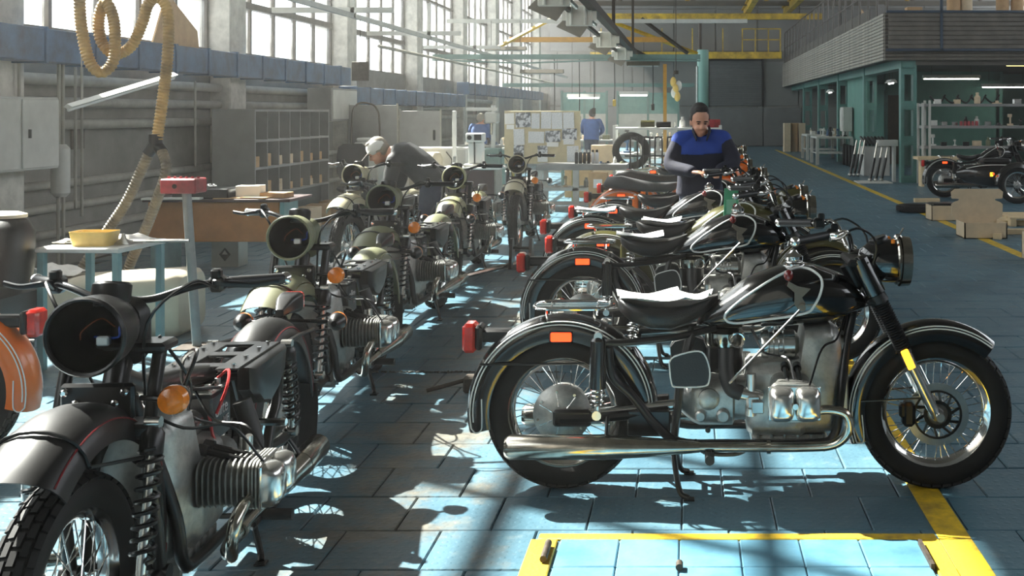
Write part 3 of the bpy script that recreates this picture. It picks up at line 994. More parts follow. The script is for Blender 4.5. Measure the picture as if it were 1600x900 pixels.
def retro(label, loc, paint=black):
    b = thing('motorcycle', label, 'motorcycle', loc, 0)
    wheel(b, 'rear_wheel', 0, 'drum'); wheel(b, 'front_wheel', WB, 'disc')
    sec = [(0, .408), (.03, .405), (.055, .394), (.07, .378), (.075, .355), (.076, .305)]
    rf = fender(b, 'rear_fender', 0, WR + .008, sec, 4, 193, paint)
    rf['label'] = 'valanced rear fender with white pinstripes'
    for s_ in (-1, 1):
        q = MB()
        p1 = arcs(0, WR + .008, s_ * .0735, .372, 6, 186, 40)
        p2 = arcs(0, WR + .008, s_ * .0695, .385, 6, 190, 40)
        q.tube(p1, .003, 5); q.tube(p2, .003, 5)
        q.tube(bez([p2[-1], arc_pt(0, WR + .008, s_ * .074, .37, 193), arc_pt(0, WR + .008, s_ * .077, .345, 192), arc_pt(0, WR + .008, s_ * .078, .335, 186), arc_pt(0, WR + .008, s_ * .078, .34, 170)], 5), .003, 5)
        q.build('pinstripe', stripe, rf)
    q = MB(); q.tube([(-.34, -.085, .54), (.1, -.085, .545)], .005, 6); q.build('fender_stay', blackm, rf)
    for s_ in (-1, 1):
        q = MB(); q.box((0, s_ * .083, .655), (.088, .012, .038), .004); q.build('side_reflector', reflr, rf)  # side reflector, its glow comes from the emissive material
        q = MB(); q.box((0, s_ * .078, .655), (.1, .012, .048), .004); q.build('reflector_base', blackm, rf)
    # luggage rack
    q = MB()
    q.tube([V(x, y, .775) for x, y in [(p[0] + .04, p[1]) for p in rrect(.32, .2, .07, 6)]], .007, 8, closed=True)
    for y in (-.05, 0, .05): q.tube([(-.115, y, .772), (.195, y, .772)], .004, 6)
    for x in (-.06, .14):
        for s_ in (-1, 1): q.tube([(x, s_ * .098, .772), (x, s_ * .06, .72)], .005, 6)
    q.build('luggage_rack', chrome, b)
    tail_lamp(b, -.40, .64, True)
    for s_ in (-1, 1):
        shock(b, (.162, s_ * .14, .672), (.155, s_ * .14, .345), True)
    frame(b); stand(b); engine(b); exhaust(b)
    fuel_tank(b, paint, stripe)
    # sprung solo saddle
    rings = []
    for (x, hw_, zt, zb) in ((.235, .03, .795, .775), (.25, .09, .81, .75), (.3, .135, .80, .71), (.38, .145, .785, .685), (.46, .125, .78, .68), (.54, .085, .785, .7), (.61, .05, .80, .745), (.66, .025, .81, .79)):
        rg = []
        for k in range(18):
            a = 2 * PI * k / 18
            c, s_ = math.cos(a), math.sin(a)
            rg.append(V(x, hw_ * math.copysign(abs(c) ** .8, c), (zt + zb) / 2 + (zt - zb) / 2 * math.copysign(abs(s_) ** .6, s_) + (.018 * c * c if s_ > 0 else 0)))
        rings.append(rg)
    q = MB(); q.loft(rings); st = q.build('seat', leather, b, 70)
    q = MB()
    for s_ in (-1, 1): q.tube(coil((.3, s_ * .08, .63), (.3, s_ * .08, .72), .022, 4, .004), .004, 5)
    q.b2((.27, -.1, .62), (.33, .1, .632)); q.build('seat_spring', chrome, st)
    # tool-box side panels with white border
    for s_ in (-1, 1):
        q = MB(); poly = [(.455, .565), (.475, .59), (.56, .613), (.6, .6), (.622, .54), (.62, .49), (.6, .468), (.49, .465), (.465, .48)]
        q.prism(poly, .03, (0, s_ * .145, 0)); o = q.build('side_panel', leather, b)
        cl = bez([V(x, s_ * .1615, z) for x, z in poly + poly[:1]], 3)[:-1]
        q = MB(); q.tube(cl, .0035, 5, closed=True); q.build('pinstripe', stripe, o)
    # front end
    cx = WB
    sec = [(0, .392), (.028, .389), (.05, .379), (.064, .364), (.069, .345), (.07, .312)]
    ff = fender(b, 'front_fender', cx, WR, sec, 50, 200, paint)
    for s_ in (-1, 1):
        q = MB(); q.tube(arcs(cx, WR, s_ * .0665, .361, 51, 199, 36), .003, 5); q.tube(arcs(cx, WR, s_ * .0625, .372, 51, 199, 36), .003, 5)
        q.tube(bez([arc_pt(cx, WR, s_ * .0665, .361, 199), arc_pt(cx, WR, s_ * .073, .34, 200), arc_pt(cx, WR, s_ * .073, .325, 196), arc_pt(cx, WR, s_ * .073, .32, 180)], 4), .003, 5)
        q.build('pinstripe', stripe, ff)
        q = MB(); q.tube([arc_pt(cx, WR, s_ * .072, .33, 120), arc_pt(cx, WR, s_ * .085, .2, 115)], .005, 6); q.tube([arc_pt(cx, WR, s_ * .072, .33, 170), arc_pt(cx, WR, s_ * .09, .1, 130)], .004, 6); q.build('fender_stay', blackm, ff)
    ax = V(cx - 1.262, 0, WR - .985).normalized()
    for s_ in (-1, 1):
        o0 = V(1.25, s_ * .095, .985)
        L = .74
        q = MB(); q.lathe([(.02, .42), (.028, .43), (.028, .47), (.025, .48), (.024, L - .05), (.02, L), (.012, L + .01)], o0, ax, 16); q.cyl(V(cx, s_ * .075, WR), V(cx, s_ * .12, WR), .018, 12)
        fl = q.build('fork_leg', alup, b)
        q = MB(); pr = []
        for k in range(22): pr += [(.036, .2 + k * .0105), (.028, .2 + k * .0105 + .005)]
        q.lathe([(.036, .16), (.038, .2)] + pr + [(.03, .44)], o0, ax, 16); q.build('gaiter', rub2, fl)
        q = MB(); q.lathe([(.02, -.01), (.04, .0), (.042, .16), (.036, .165)], o0, ax, 16); q.build('fork_shroud', paint, fl)
        q = MB(); q.box(o0 + ax * .46 + V(-.005, s_ * .036, .0), (.032, .014, .085), .004, Matrix.Rotation(math.radians(24), 3, 'Y').inverted()); q.build('fork_reflector', refla, fl)  # amber fork reflector, flash glow imitated by emission
    q = MB(); q.b2((1.2, -.13, .955), (1.29, .13, .985), .01); q.b2((1.28, -.125, .79), (1.36, .125, .82), .01); q.build('fork_yoke', blackm, b)
    hl = MB(); hl.lathe([(.0001, -.13), (.045, -.12), (.075, -.085), (.09, -.03), (.094, .02), (.094, .04)], (1.385, 0, .965), (1, 0, -.03), 28); h = hl.build('headlamp', paint, b)
    q = MB(); q.lathe([(.095, .03), (.101, .036), (.101, .052), (.094, .062), (.085, .066)], (1.385, 0, .965), (1, 0, -.03), 28, caps=False); q.lathe([(.108, .05), (.104, .09), (.098, .09), (.096, .05)], (1.385, 0, .965), (1, 0, -.03), 28, caps=False); q.build('headlamp_rim', steelp, h)
    q = MB(); q.lathe([(.092, .05), (.08, .066), (.05, .076), (.0001, .08)], (1.385, 0, .965), (1, 0, -.03), 26, caps=False); q.build('lens', chrome, h)
    gauge(h, (1.35, 0, 1.04), .042, .02, (-.35, 0, 1))
    for (dx, dy, m) in ((.02, .05, amber), (.02, -.05, amber), (-.035, .055, mat('green pilot', (.02, .5, .1), .3)), (.05, 0, chrome)):
        q = MB(); q.lathe([(.009, 0), (.009, .014), (.0001, .02)], (1.38 + dx, dy, 1.045), (0, 0, 1), 10); q.build('pilot_lamp', m, h)
    q = MB(); q.ball((1.43, .0, 1.06), (.018, .006, .02), 8, 6); q.tube([(1.42, 0, 1.04), (1.46, .03, 1.1)], .005, 6); q.build('ornament', chrome, h)
    handlebar(b, .36, 1.02, 1.22, .97, 1.09, chrome)
    # hand shift lever by the tank
    q = MB(); q.tube([(.7, -.24, .5), (1.0, -.2, .80)], .0055, 7); gl = q.build('shift_rod', chrome, b)
    q = MB(); q.prism([(.985, .79), (1.015, .815), (1.0, .84), (1.035, .875), (.985, .885), (.945, .905), (.94, .885), (.97, .86), (.97, .81)], .012, (0, -.19, 0)); q.cyl((1.0, -.21, .80), (1.0, -.18, .80), .015, 10); q.build('shift_lever', mat('ivory lever', srgb(112, 104, 92), .35, var=.2), gl)
    q = MB(); q.ball((.945, -.19, .93), (.02, .02, .024), 12, 8); q.build('shift_knob', mat('dark red knob', (.16, .012, .012), .2, coat=.6), gl)
    return b

# ---- utility model under assembly: leading-link fork, no tank, no seat, empty lamp shell
def utility(label, loc, rotz, paint, linem):
    b = thing('motorcycle', label, 'motorcycle', loc, rotz)
    wheel(b, 'rear_wheel', 0, 'drum'); wheel(b, 'front_wheel', WB - .035, 'plain')
    cx = WB - .035
    sec = [(0, .43), (.03, .427), (.06, .414), (.08, .394), (.091, .366), (.095, .335)]
    rf = fender(b, 'rear_fender', 0, WR + .012, sec, 20, 176, paint)
    q = MB(); q.loft([[arc_pt(0, WR, y, r, d) for y, r in ((-.1, .41), (.1, .41), (.1, .403), (-.1, .403))] for d in (168, 184, 200, 212)]); q.build('mud_flap', rub2, rf)
    fz = WR + .075
    sf = [(y * 1.18, r) for y, r in sec]
    ff = fender(b, 'front_fender', cx, fz, sf, 50, 202, paint)
    for p, c0, c1, a0, a1, ky in ((rf, 0, WR + .012, 22, 174, 1.0), (ff, cx, fz, 51, 200, 1.18)):
        for s_ in (-1, 1):
            q = MB(); q.tube(arcs(c0, c1, s_ * .0835 * ky, .389, a0, a1, 30), .0026, 5); q.build('pinstripe', linem, p)
    q = MB()
    q.tube([arc_pt(cx, fz, yy * 1.18, rr + .004, 70) for yy, rr in ((-.098, .33), (-.094, .366), (-.08, .397), (-.06, .416), (-.03, .43), (0, .434), (.03, .43), (.06, .416), (.08, .397), (.094, .366), (.098, .33))], .005, 6)
    q.tube([arc_pt(cx, fz, .116, .33, 70), arc_pt(cx, WR, .13, .36, 115)], .005, 6); q.tube([arc_pt(cx, fz, -.116, .33, 70), arc_pt(cx, WR, -.13, .36, 115)], .005, 6)
    q.build('fender_brace', blackm, ff)
    frame(b, False); stand(b); engine(b); exhaust(b, .2, .15)
    tail_lamp(b, -.36, .775, False)
    q = MB(); q.tube([(-.3, -.1, .70), (-.3, .1, .70)], .008, 6); q.build('signal_bar', blackm, b)
    for s_ in (-1, 1):
        shock(b, (.162, s_ * .14, .70), (.1, s_ * .14, .345), False)
        indicator(b, (-.34, s_ * .2, .69), -1, (-.3, s_ * .09, .7))
        if s_ > 0: indicator(b, (1.36, s_ * .2, .80), 1, (1.34, s_ * .1, .80))
        q = MB(); q.tube([(.16, s_ * .13, .70), (-.1, s_ * .105, .68), (-.33, s_ * .1, .66)], .009, 7); q.build('fender_rail', blackm, b)
    # seat plate and battery carrier
    q = MB()
    for s_ in (-1, 1): q.b2((.22, s_ * .05, .712), (.66, s_ * .13, .722), .003)
    for x in (.24, .42, .6): q.b2((x - .03, -.06, .712), (x + .03, .06, .722), .003)
    sp = q.build('seat_plate', blackm, b)
    q = MB()
    for x in (.26, .36, .5, .62):
        for s_ in (-1, 1): q.cyl((x, s_ * .1, .72), (x, s_ * .1, .732), .009, 7)
    q.build('plate_bolts', chrome, sp)['kind'] = 'stuff'
    for s_ in (-1, 1):
        rings = [[V(.42 + x * k, s_ * y, .635 + z * k) for x, z in ((-.2, .08), (.2, .08), (.19, .0), (.1, -.07), (0, -.095), (-.1, -.06), (-.18, .0))] for y, k in ((.11, 1.0), (.15, .98), (.165, .85), (.168, .5))]
        q = MB(); q.loft(rings); q.build('side_cover', blackm, b)
    q = MB(); q.b2((.62, -.09, .5), (.79, .09, .66), .008); bt = q.build('battery', mat('battery case', (.02, .02, .022), .35, var=.2), b)
    q = MB(); q.b2((.63, -.085, .66), (.78, .085, .672), .004); q.cyl((.66, .06, .67), (.66, .06, .69), .01, 8); q.cyl((.75, .06, .67), (.75, .06, .69), .01, 8); q.build('battery_lid', alu, bt)
    lw = mat('white lettering', (.72, .72, .72), .5)
    q = MB(); q.tube(bez([(.66, .06, .69), (.67, .1, .72), (.74, .12, .68), (.78, .1, .6)], 4), .005, 6); q.tube(bez([(.79, .08, .6), (.84, .11, .55), (.82, .12, .5)], 4), .005, 6); q.build('red_cable', mat('red cable', (.45, .02, .02), .4), bt)
    text('olite', .062, lw, bt, (.71, .0915, .60), (PI / 2, 0, PI))
    text('MF', .04, lw, bt, (.67, .0915, .553), (PI / 2, 0, PI))
    q = MB(); q.lathe([(.04, 0), (.046, .02), (.046, .13), (.03, .15)], (.8, .03, .58), (1, 0, 0), 18); q.build('starter', alup, b)
    # leading-link fork
    for s_ in (-1, 1):
        y = s_ * .125
        q = MB(); q.tube(bez([(1.27, y, .93), (1.335, y, .74), (1.345, y, .6), (1.3, y, .42), (1.27, y, .28)], 5), .019, 10); fl = q.build('fork_leg', blackm, b)
        q = MB(); q.tube([(1.27, y, .28), (1.4, y, .27), (cx, y, WR)], .02, 10); q.cyl((cx, y - .02, WR), (cx, y + .02, WR), .028, 12); q.cyl((1.27, y - .025, .28), (1.27, y + .025, .28), .026, 12); q.build('fork_link', blackm, fl)
        shock(b, (1.375, s_ * .15, .74), (1.46, s_ * .15, .335), False, 'front_shock')
        q = MB(); q.tube([(1.37, s_ * .1, .72), (1.375, s_ * .16, .74)], .013, 8); q.build('fork_bracket', blackm, fl)
        q = MB(); q.tube([(1.34, y, .6), arc_pt(cx, WR, s_ * .095, .36, 120)], .008, 6); q.build('fender_strut', blackm, fl)
    q = MB(); q.b2((1.2, -.15, .915), (1.31, .15, .945), .01); q.b2((1.3, -.15, .7), (1.4, .15, .74), .01); q.b2((1.36, -.1, .75), (1.385, .1, .85), .008)
    fy = q.build('fork_yoke', blackm, b)
    q = MB()
    for (yy, zz) in ((-.08, .83), (.08, .83), (-.05, .8), (.055, .8)): q.lathe([(.011, 0), (.011, .014), (.006, .018)], (1.385, yy, zz), (1, 0, 0), 8)
    q.build('yoke_bolts', chrome, fy)['kind'] = 'stuff'
    # lamp shell: open bucket, rim, wiring
    O, A = (1.36, 0, .995), (1, 0, -.02)
    q = MB(); q.lathe([(.0001, -.1), (.05, -.09), (.085, -.05), (.1, .0), (.104, .05), (.104, .085), (.099, .085), (.098, .05), (.09, -.0), (.07, -.06), (.0001, -.085)], O, A, 32, caps=False); h = q.build('headlamp_shell', paint, b)
    q = MB(); q.lathe([(.0975, .084), (.0955, .05), (.088, -.0), (.068, -.056), (.0001, -.08)], O, A, 28, caps=False); q.build('lamp_inside', mat('black lamp inside', (.0025, .0025, .0025), .9, spec=.05), h)
    q = MB(); q.ring([(.098, .078), (.108, .078), (.11, .09), (.104, .097), (.098, .092)], O, A, 32); q.build('headlamp_rim', paint, h)
    q = MB(); q.loft([[V(x, p[0], zz + p[1]) for p in rrect(w_, hh_, min(w_, hh_) * .35)] for x, w_, hh_, zz in ((1.275, .14, .13, .99), (1.24, .17, .2, .97), (1.2, .14, .17, .965), (1.17, .08, .1, .96))]); q.build('nacelle', paint, h)
    q = MB(); q.tube(bez([(1.34, .03, 1.0), (1.38, .01, 1.03), (1.4, -.03, 1.0), (1.37, -.05, .97)], 5), .0018, 5); q.build('orange_wire', mat('rust red wire', (.25, .05, .01), .5), h)
    q = MB(); q.tube(bez([(1.33, -.03, .97), (1.39, .06, .98), (1.4, .07, 1.01), (1.34, .06, 1.02)], 5), .003, 5); q.build('blue_wire', mat('blue wire', (.03, .08, .4), .4), h)
    q = MB(); q.box((1.385, .02, .97), (.02, .035, .026), .004); q.build('connector', mat('white plastic', (.7, .7, .68), .4), h)
    gauge(h, (1.3, 0, 1.07), .052, .04, (-.25, 0, 1))
    handlebar(b, .37, 1.05, 1.2, .98, 1.075, rub2)
    q = MB(); q.tube(bez([(1.25, .18, .8), (1.2, .2, .9), (1.1, .12, .85), (.9, .05, .72), (.75, .1, .68)], 6), .006, 6); q.tube(bez([(1.22, .1, .95), (1.15, .16, .8), (1.0, .1, .66), (.9, .14, .6)], 6), .005, 6); q.build('wiring', blackm, b)
    return b

# ---------------------------------------------------------------- right-hand row, finished road models heading for the aisle
R1 = retro('glossy black motorcycle with white pinstripes parked right behind the yellow-bordered hatch', (-.533, 4.65, 0))
PNT = {black: dolive}
ROWX = 'finished black motorcycles in the row'
R2 = dup(R1, (-.666, 6.95, 0), 0, 'glossy black motorcycle, second in the row after the one by the hatch')
R3 = dup(R1, (-.61, 7.9, 0), 0, 'dark olive motorcycle with white pinstripes between two black ones', remat=PNT)
R4 = dup(R1, (-.81, 9.1, 0), 0, 'glossy black motorcycle standing just before the man in the blue-yoked jacket')
R5 = dup(R1, (-.72, 10.45, 0), 0, 'black motorcycle right behind the man in the blue-yoked jacket')
def dual_seat(parent, m):
    rings = []
    for (x, hw_, zt, zb) in ((-.2, .06, .80, .76), (-.16, .12, .865, .74), (0, .135, .875, .725), (.2, .135, .83, .71), (.35, .13, .80, .70), (.5, .11, .80, .70), (.62, .07, .81, .72), (.66, .03, .79, .74)):
        rings.append([V(x, p[0], (zt + zb) / 2 + p[1]) for p in rrect(2 * hw_, zt - zb, min(.05, (zt - zb) * .45))])
    q = MB(); q.loft(rings)
    return q.build('seat', m, parent, 70)
greyseat = mat('dark grey vinyl', (.05, .05, .052), .5, var=.25, vscale=12)
NS = ('seat', 'luggage_rack')
O1 = dup(R1, (-.75, 12.3, 0), 0, 'orange motorcycle with a long grey dual seat', remat={black: orange}, skip=NS)
dual_seat(O1, greyseat)
O2 = dup(R1, (-.72, 13.7, 0), 0, 'orange motorcycle with a black dual seat behind the grey-seated one', remat={black: orange}, skip=NS)
dual_seat(O2, leather)
O3 = dup(R1, (-.7, 15.6, 0), 0, 'olive motorcycle, last in the row near the white rack', remat={black: olive})
O4 = dup(R1, (-.55, 17.2, 0), 0, 'beige motorcycle at the far end of the row', remat={black: beige})

# ---------------------------------------------------------------- left-hand row, utility models on their stands
def facing(x, yfront, turn=0.0):
    """origin (rear axle) for a machine whose front axle is at (x, yfront), heading to -Y turned by `turn`"""
    a = -PI / 2 + turn
    return (x - math.cos(a) * 1.55, yfront - math.sin(a) * 1.55, 0), a
l, a = facing(-1.62, 2.83, .055)
UA = utility('satin black motorcycle under assembly with red pinstripes and no seat or tank', l, a, satin, redline)
OLV = {satin: olive, redline: dolive}
BGE = {satin: beige, redline: dolive}
l, a = facing(-1.92, 5.14, .02)
UB = dup(UA, l, a, 'olive motorcycle under assembly directly behind the satin black one', remat=OLV, skip=('red_cable',))
l, a = facing(-2.1, 7.35, -.03)
UC = dup(UA, l, a, 'olive motorcycle under assembly, second behind the satin black one', remat=OLV, skip=('red_cable',))
l, a = facing(-2.16, 9.95, .04)
UD = dup(UA, l, a, 'pale olive motorcycle under assembly on the aisle side of the bending man', remat={satin: mat('pale olive paint', srgb(146, 146, 112), .4, var=.12, vscale=5), redline: dolive}, skip=('red_cable',))
l, a = facing(-3.22, 10.3, -.12)
UE = dup(UA, l, a, 'beige motorcycle under assembly beside the bending man in the cap', remat=BGE, skip=('red_cable',))
l, a = facing(-1.98, 12.5, .03)
UF = dup(UA, l, a, 'beige motorcycle standing in front of the pinboard', remat=BGE, skip=('red_cable',))
# one more machine at the left edge, orange
UG = dup(R1, (-3.37, 4.95, 0), PI + .05, 'orange motorcycle leaning beside the satin black one, tail first', remat={black: orange})
# the machine with a sidecar across the lane
S1 = dup(R1, (4.8, 20.4, 0), -.04, 'black motorcycle with a sidecar in front of the shelves under the mezzanine')
# ---------------------------------------------------------------- things along the left wall
bluep = mat('blue duct paint', srgb(58, 92, 126), 0.5, var=0.3, vscale=3, col2=srgb(42, 60, 82))
pipem = mat('cream pipe paint', srgb(150, 147, 136), 0.55, var=0.2, vscale=4)
greym = mat('grey sheet steel', srgb(136, 136, 134), 0.5, var=0.14, vscale=3)
lgrey = mat('light grey enamel', srgb(190, 190, 184), 0.5, var=0.12, vscale=4)
whitem = mat('white enamel', srgb(222, 222, 216), 0.45, var=0.08, vscale=5)
card = mat('cardboard', srgb(186, 152, 112), 0.8, var=0.12, vscale=9)
card2 = mat('pale cardboard', srgb(206, 186, 156), 0.8, var=0.1, vscale=9)
wood = mat('pale timber', srgb(214, 190, 150), 0.7, var=0.15, vscale=7)
woodo = mat('orange brown veneer', srgb(168, 112, 58), 0.55, var=0.18, vscale=5)
darkw = mat('dark maroon panel', srgb(64, 44, 44), 0.6, var=0.2, vscale=4)
def mk(name, m, parent, f):
    q = MB(); f(q)
    return q.build(name, m, parent)
def one(name, label, cat, m, f, group=None):
    q = MB(); f(q)
    return tag(q.build(name, m), label, cat, group)
def duct(y0, y1, z0, z1, x0, x1, label):
    t = thing('cable_duct', label, 'duct', (0, 0, 0))
    y = y0
    while y < y1 - .1:
        e = min(y + .86, y1)
        mk('duct_section', bluep, t, lambda q: q.b2((x0, y + .02, z0), (x1, e - .02, z1), .01))
        mk('flange', bluep, t, lambda q: q.b2((x0 - .015, y - .02, z0 - .015), (x1 + .015, y + .02, z1 + .015), .004))
        y = e
duct(8.4, 19.3, 2.07, 2.38, -6.27, -5.97, 'long blue sheet-steel duct along the wall above the pigeonhole cabinet')
duct(19.6, 29.2, 1.75, 2.05, -6.27, -5.97, 'blue duct run hung lower, beyond the pigeonhole cabinet')
duct(29.6, 45, 2.1, 2.4, -6.27, -5.97, 'blue duct run at the far end of the window wall')
for i, (y0, y1) in enumerate(zip(PIERS, PIERS[1:])):
    if y1 < 8 or y0 > 31: continue
    bay = ('beside the switch cabinet', 'behind the tan hose', 'behind the pigeonhole cabinet', 'behind the grey screens', 'just past the grey screens', 'in the farthest bay')[i - 2]
    for z, r, nth in ((1.93, .06, 'topmost'), (1.7, .055, 'second'), (1.47, .055, 'third'), (.86, .045, 'fourth'), (.62, .045, 'fifth'), (.36, .045, 'lowest')):
        one('heating_pipe', '%s of the six cream wall pipes %s' % (nth, bay), 'pipe', pipem, lambda q: q.tube([(XL + .12, y0 + .28, z), (XL + .12, y1 - .28, z)], r, 10), 'heating pipes on the window wall')
cb = thing('switch_cabinet', 'pale grey two-door switch cabinet on the pier by the window', 'cabinet', (-6.26, 9.7, 1.06))
mk('body', lgrey, cb, lambda q: q.b2((0, -.45, 0), (.2, .78, .68), .01))
for y in (-.43, .19):
    d = mk('door', lgrey, cb, lambda q: q.b2((.2, y, .02), (.215, y + .57, .66), .006)); mk('handle', blackm, d, lambda q: q.b2((.215, y + .08, .3), (.235, y + .1, .38)))
vs2 = thing('pressure_vessel', 'small grey cylindrical vessel on upright pipes beside the switch cabinet', 'vessel', (-6.2, 10.75, 0))
mk('tank', lgrey, vs2, lambda q: q.lathe([(.05, .76), (.085, .8), (.085, 1.24), (.05, 1.28)], (0, 0, 0), (0, 0, 1), 20))
for dy in (-.03, .04): mk('pipe', pipem, vs2, lambda q: q.tube([(0, dy, 1.26), (0, dy, 2.1)], .018, 8))
for dy in (-.04, .05): mk('lower_pipe', pipem, vs2, lambda q: q.tube([(0, dy, 0), (0, dy, .78)], .016, 8))
for (px, Y, z0, z1) in ((30, 10.2, 1.7, 2.1), (118, 11.3, .6, 2.07), (128, 11.5, .5, 2.07), (305, 14.0, .9, 2.0), (368, 16.0, 1.3, 2.07)):
    x = (px - 1075) * Y / FPX
    one('conduit', 'thin cream conduit dropping from the blue duct to the pipes', 'conduit', pipem, lambda q: q.tube([(x, Y, z0), (x, Y, z1)], .015, 7), 'conduits under the blue duct')
one('wall_plate', 'small brown plate fixed to the wall beside the hose', 'plate', iron, lambda q: q.b2((XL + .0, 11.62, 1.2), (XL + .03, 11.85, 1.42), .005))
one('plywood_board', 'tan plywood board leaning in the window above the blue duct', 'board', card, lambda q: q.add([(-6.2, 12.6, 2.4), (-6.2, 13.8, 2.4), (-6.2, 13.75, 2.62), (-6.2, 13.1, 2.95), (-6.2, 12.9, 2.94), (-6.22, 12.6, 2.4), (-6.22, 13.8, 2.4), (-6.22, 13.75, 2.62), (-6.22, 13.1, 2.95), (-6.22, 12.9, 2.94)], [(0, 1, 2, 3, 4), (9, 8, 7, 6, 5)] + [(k, 5 + k, 5 + (k + 1) % 5, (k + 1) % 5) for k in range(5)]))
# slanting lamp trough
a, b = at(106, 167, 9.5), at(272, 117, 10.4)
lt = thing('lamp_trough', 'slanting white lamp trough hanging in front of the wall pipes', 'lamp', a)
mk('reflector', whitem, lt, lambda q: q.tube([V(0, 0, 0), b - a], .055, 4, flat=(.5, 1.2)))
mk('tube', mat('unlit tube', (.7, .7, .68), .3), lt, lambda q: q.tube([V(0, 0, -.03), b - a + V(0, 0, -.03)], .014, 8))
for t in (.12, .9): mk('hanger', pipem, lt, lambda q: q.tube([(b - a) * t, (b - a) * t + V(0, 0, 3.5)], .006, 5))

# corrugated hose
hosem = mat('tan corrugated hose', srgb(186, 152, 92), 0.5, var=0.25, vscale=5, col2=srgb(120, 98, 62))
hosed = mat('grey brown corrugated hose', srgb(132, 118, 92), 0.4, var=0.25, vscale=5, col2=srgb(80, 72, 60))
def resample(pts, step):
    out, acc = [pts[0]], 0
    for a, b in zip(pts, pts[1:]):
        L = (b - a).length
        d = step - acc
        while d <= L:
            out.append(a.lerp(b, d / L)); d += step
        acc = L - (d - step)
    return out
def corr(pts, r):
    p = resample(bez(pts, 10), .0065)
    q = MB(); q.tube(p, [r if (i // 2) % 2 else r * .86 for i in range(len(p))], 12)
    return q
hs = thing('extraction_hose', 'tan corrugated hose looped from above and splitting into two branches behind the small table', 'hose', (0, 0, 0))
k_ = .5112
P1 = [(243, -700, 8.1), (243, -200, 8.1), (243, 0, 8.1), (252, 100, 8.1), (275, 190, 8.1), (310, 222, 8.12), (345, 190, 8.15), (352, 120, 8.17), (345, 50, 8.2), (322, 8, 8.22), (302, 60, 8.26), (312, 130, 8.28), (352, 165, 8.28), (402, 140, 8.27), (435, 70, 8.25), (452, 15, 8.22), (480, -8, 8.2), (508, 20, 8.2), (515, 90, 8.2), (510, 200, 8.2), (495, 320, 8.2), (480, 425, 8.2)]
corr([at(x * k_, y * k_, Y) for x, y, Y in P1], .043).build('main_hose', hosem, hs)
corr([at(x * k_, y * k_, Y) for x, y, Y in ((460, 458, 8.2), (432, 520, 8.22), (388, 615, 8.26), (335, 695, 8.3), (270, 790, 8.33), (215, 880, 8.3))], .040).build('branch_hose', hosed, hs)
corr([at(x * k_, y * k_, Y) for x, y, Y in ((495, 460, 8.18), (508, 520, 8.15), (480, 610, 8.2), (445, 700, 8.25), (400, 800, 8.35), (370, 890, 8.4))], .040).build('branch_hose', hosed, hs)
c = at(476 * k_, 442 * k_, 8.2)
mk('y_connector', blackm, hs, lambda q: (q.cyl(c + V(0, 0, -.01), c + V(0, 0, .08), .05, 14), q.tube([c + V(0, 0, .01), c + V(-.06, 0, -.07)], .044, 12), q.tube([c + V(0, 0, .01), c + V(.06, 0, -.07)], .044, 12)))
# small teal table with its things
def table(name, label, x0, x1, y0, y1, z, mt, ml, rot=0.0, leg=.04, th=.03, shelf=None, group=None):
    t = thing(name, label, 'table', ((x0 + x1) / 2, (y0 + y1) / 2, 0), rot, group)
    w, d = (x1 - x0) / 2, (y1 - y0) / 2
    mk('tabletop', mt, t, lambda q: q.b2((-w, -d, z - th), (w, d, z), .006))
    for sx in (-1, 1):
        for sy in (-1, 1): mk('leg', ml, t, lambda q: q.b2((sx * (w - .03) - leg / 2, sy * (d - .03) - leg / 2, 0), (sx * (w - .03) + leg / 2, sy * (d - .03) + leg / 2, z - th)))
    if shelf:
        for zz in shelf: mk('shelf', mt, t, lambda q: q.b2((-w + .02, -d + .02, zz - .02), (w - .02, d - .02, zz)))
    return t
tealt = mat('teal table legs', srgb(104, 142, 144), 0.5, var=0.15)
table('work_table', 'small teal-legged work table holding a yellow basin', -4.02, -3.48, 6.7, 7.25, .76, lgrey, tealt, -.06)
bs = thing('basin', 'translucent yellow plastic basin of small parts on the teal-legged table', 'basin', (-3.74, 6.86, .76))
ylw = mat('yellow plastic', srgb(220, 190, 110), 0.35, var=0.15, vscale=9)
mk('tub', ylw, bs, lambda q: q.loft([[V(p[0] * k, p[1] * k, z) for p in rrect(.26, .17, .03)] for k, z in ((.86, .0), (1, .09), (.97, .09), (.84, .008))]))
for i in range(7): mk('small_part', iron, bs, lambda q: q.ball((R.uniform(-.08, .08), R.uniform(-.05, .05), .02 + R.uniform(0, .02)), (.02, .016, .012), 7, 5))
def rag(c, sx, sy, sz, seed):
    rr = random.Random(seed)
    q = MB()
    n = 10
    vs_ = [(c[0] + (i / n - .5) * sx, c[1] + (j / n - .5) * sy, c[2] + .005 + sz * max(0, math.sin(i * .9 + seed) * math.cos(j * .8 + seed * 2) * .5 + .5) * (1 - abs(i / n - .5) * 1.6) + rr.uniform(0, .006)) for i in range(n + 1) for j in range(n + 1)]
    top = len(vs_)
    vs_ += [(x, y, z - .006) for x, y, z in vs_]
    f = lambda i, j: i * (n + 1) + j
    fs = [(f(i, j), f(i + 1, j), f(i + 1, j + 1), f(i, j + 1)) for i in range(n) for j in range(n)]
    fs += [tuple(top + k for k in reversed(x)) for x in fs]
    edge = [f(i, 0) for i in range(n)] + [f(n, j) for j in range(n)] + [f(i, n) for i in range(n, 0, -1)] + [f(0, j) for j in range(n, 0, -1)]
    fs += [(edge[k], edge[(k + 1) % len(edge)], top + edge[(k + 1) % len(edge)], top + edge[k]) for k in range(len(edge))]
    return q.add(vs_, fs)
cloth = mat('white cotton rag', srgb(226, 222, 216), 0.9, var=0.1, vscale=14)
tag(rag((-3.66, 7.08, .76), .3, .2, .05, 2).build('rag', cloth), 'crumpled white rag on the teal-legged table behind the basin', 'rag')
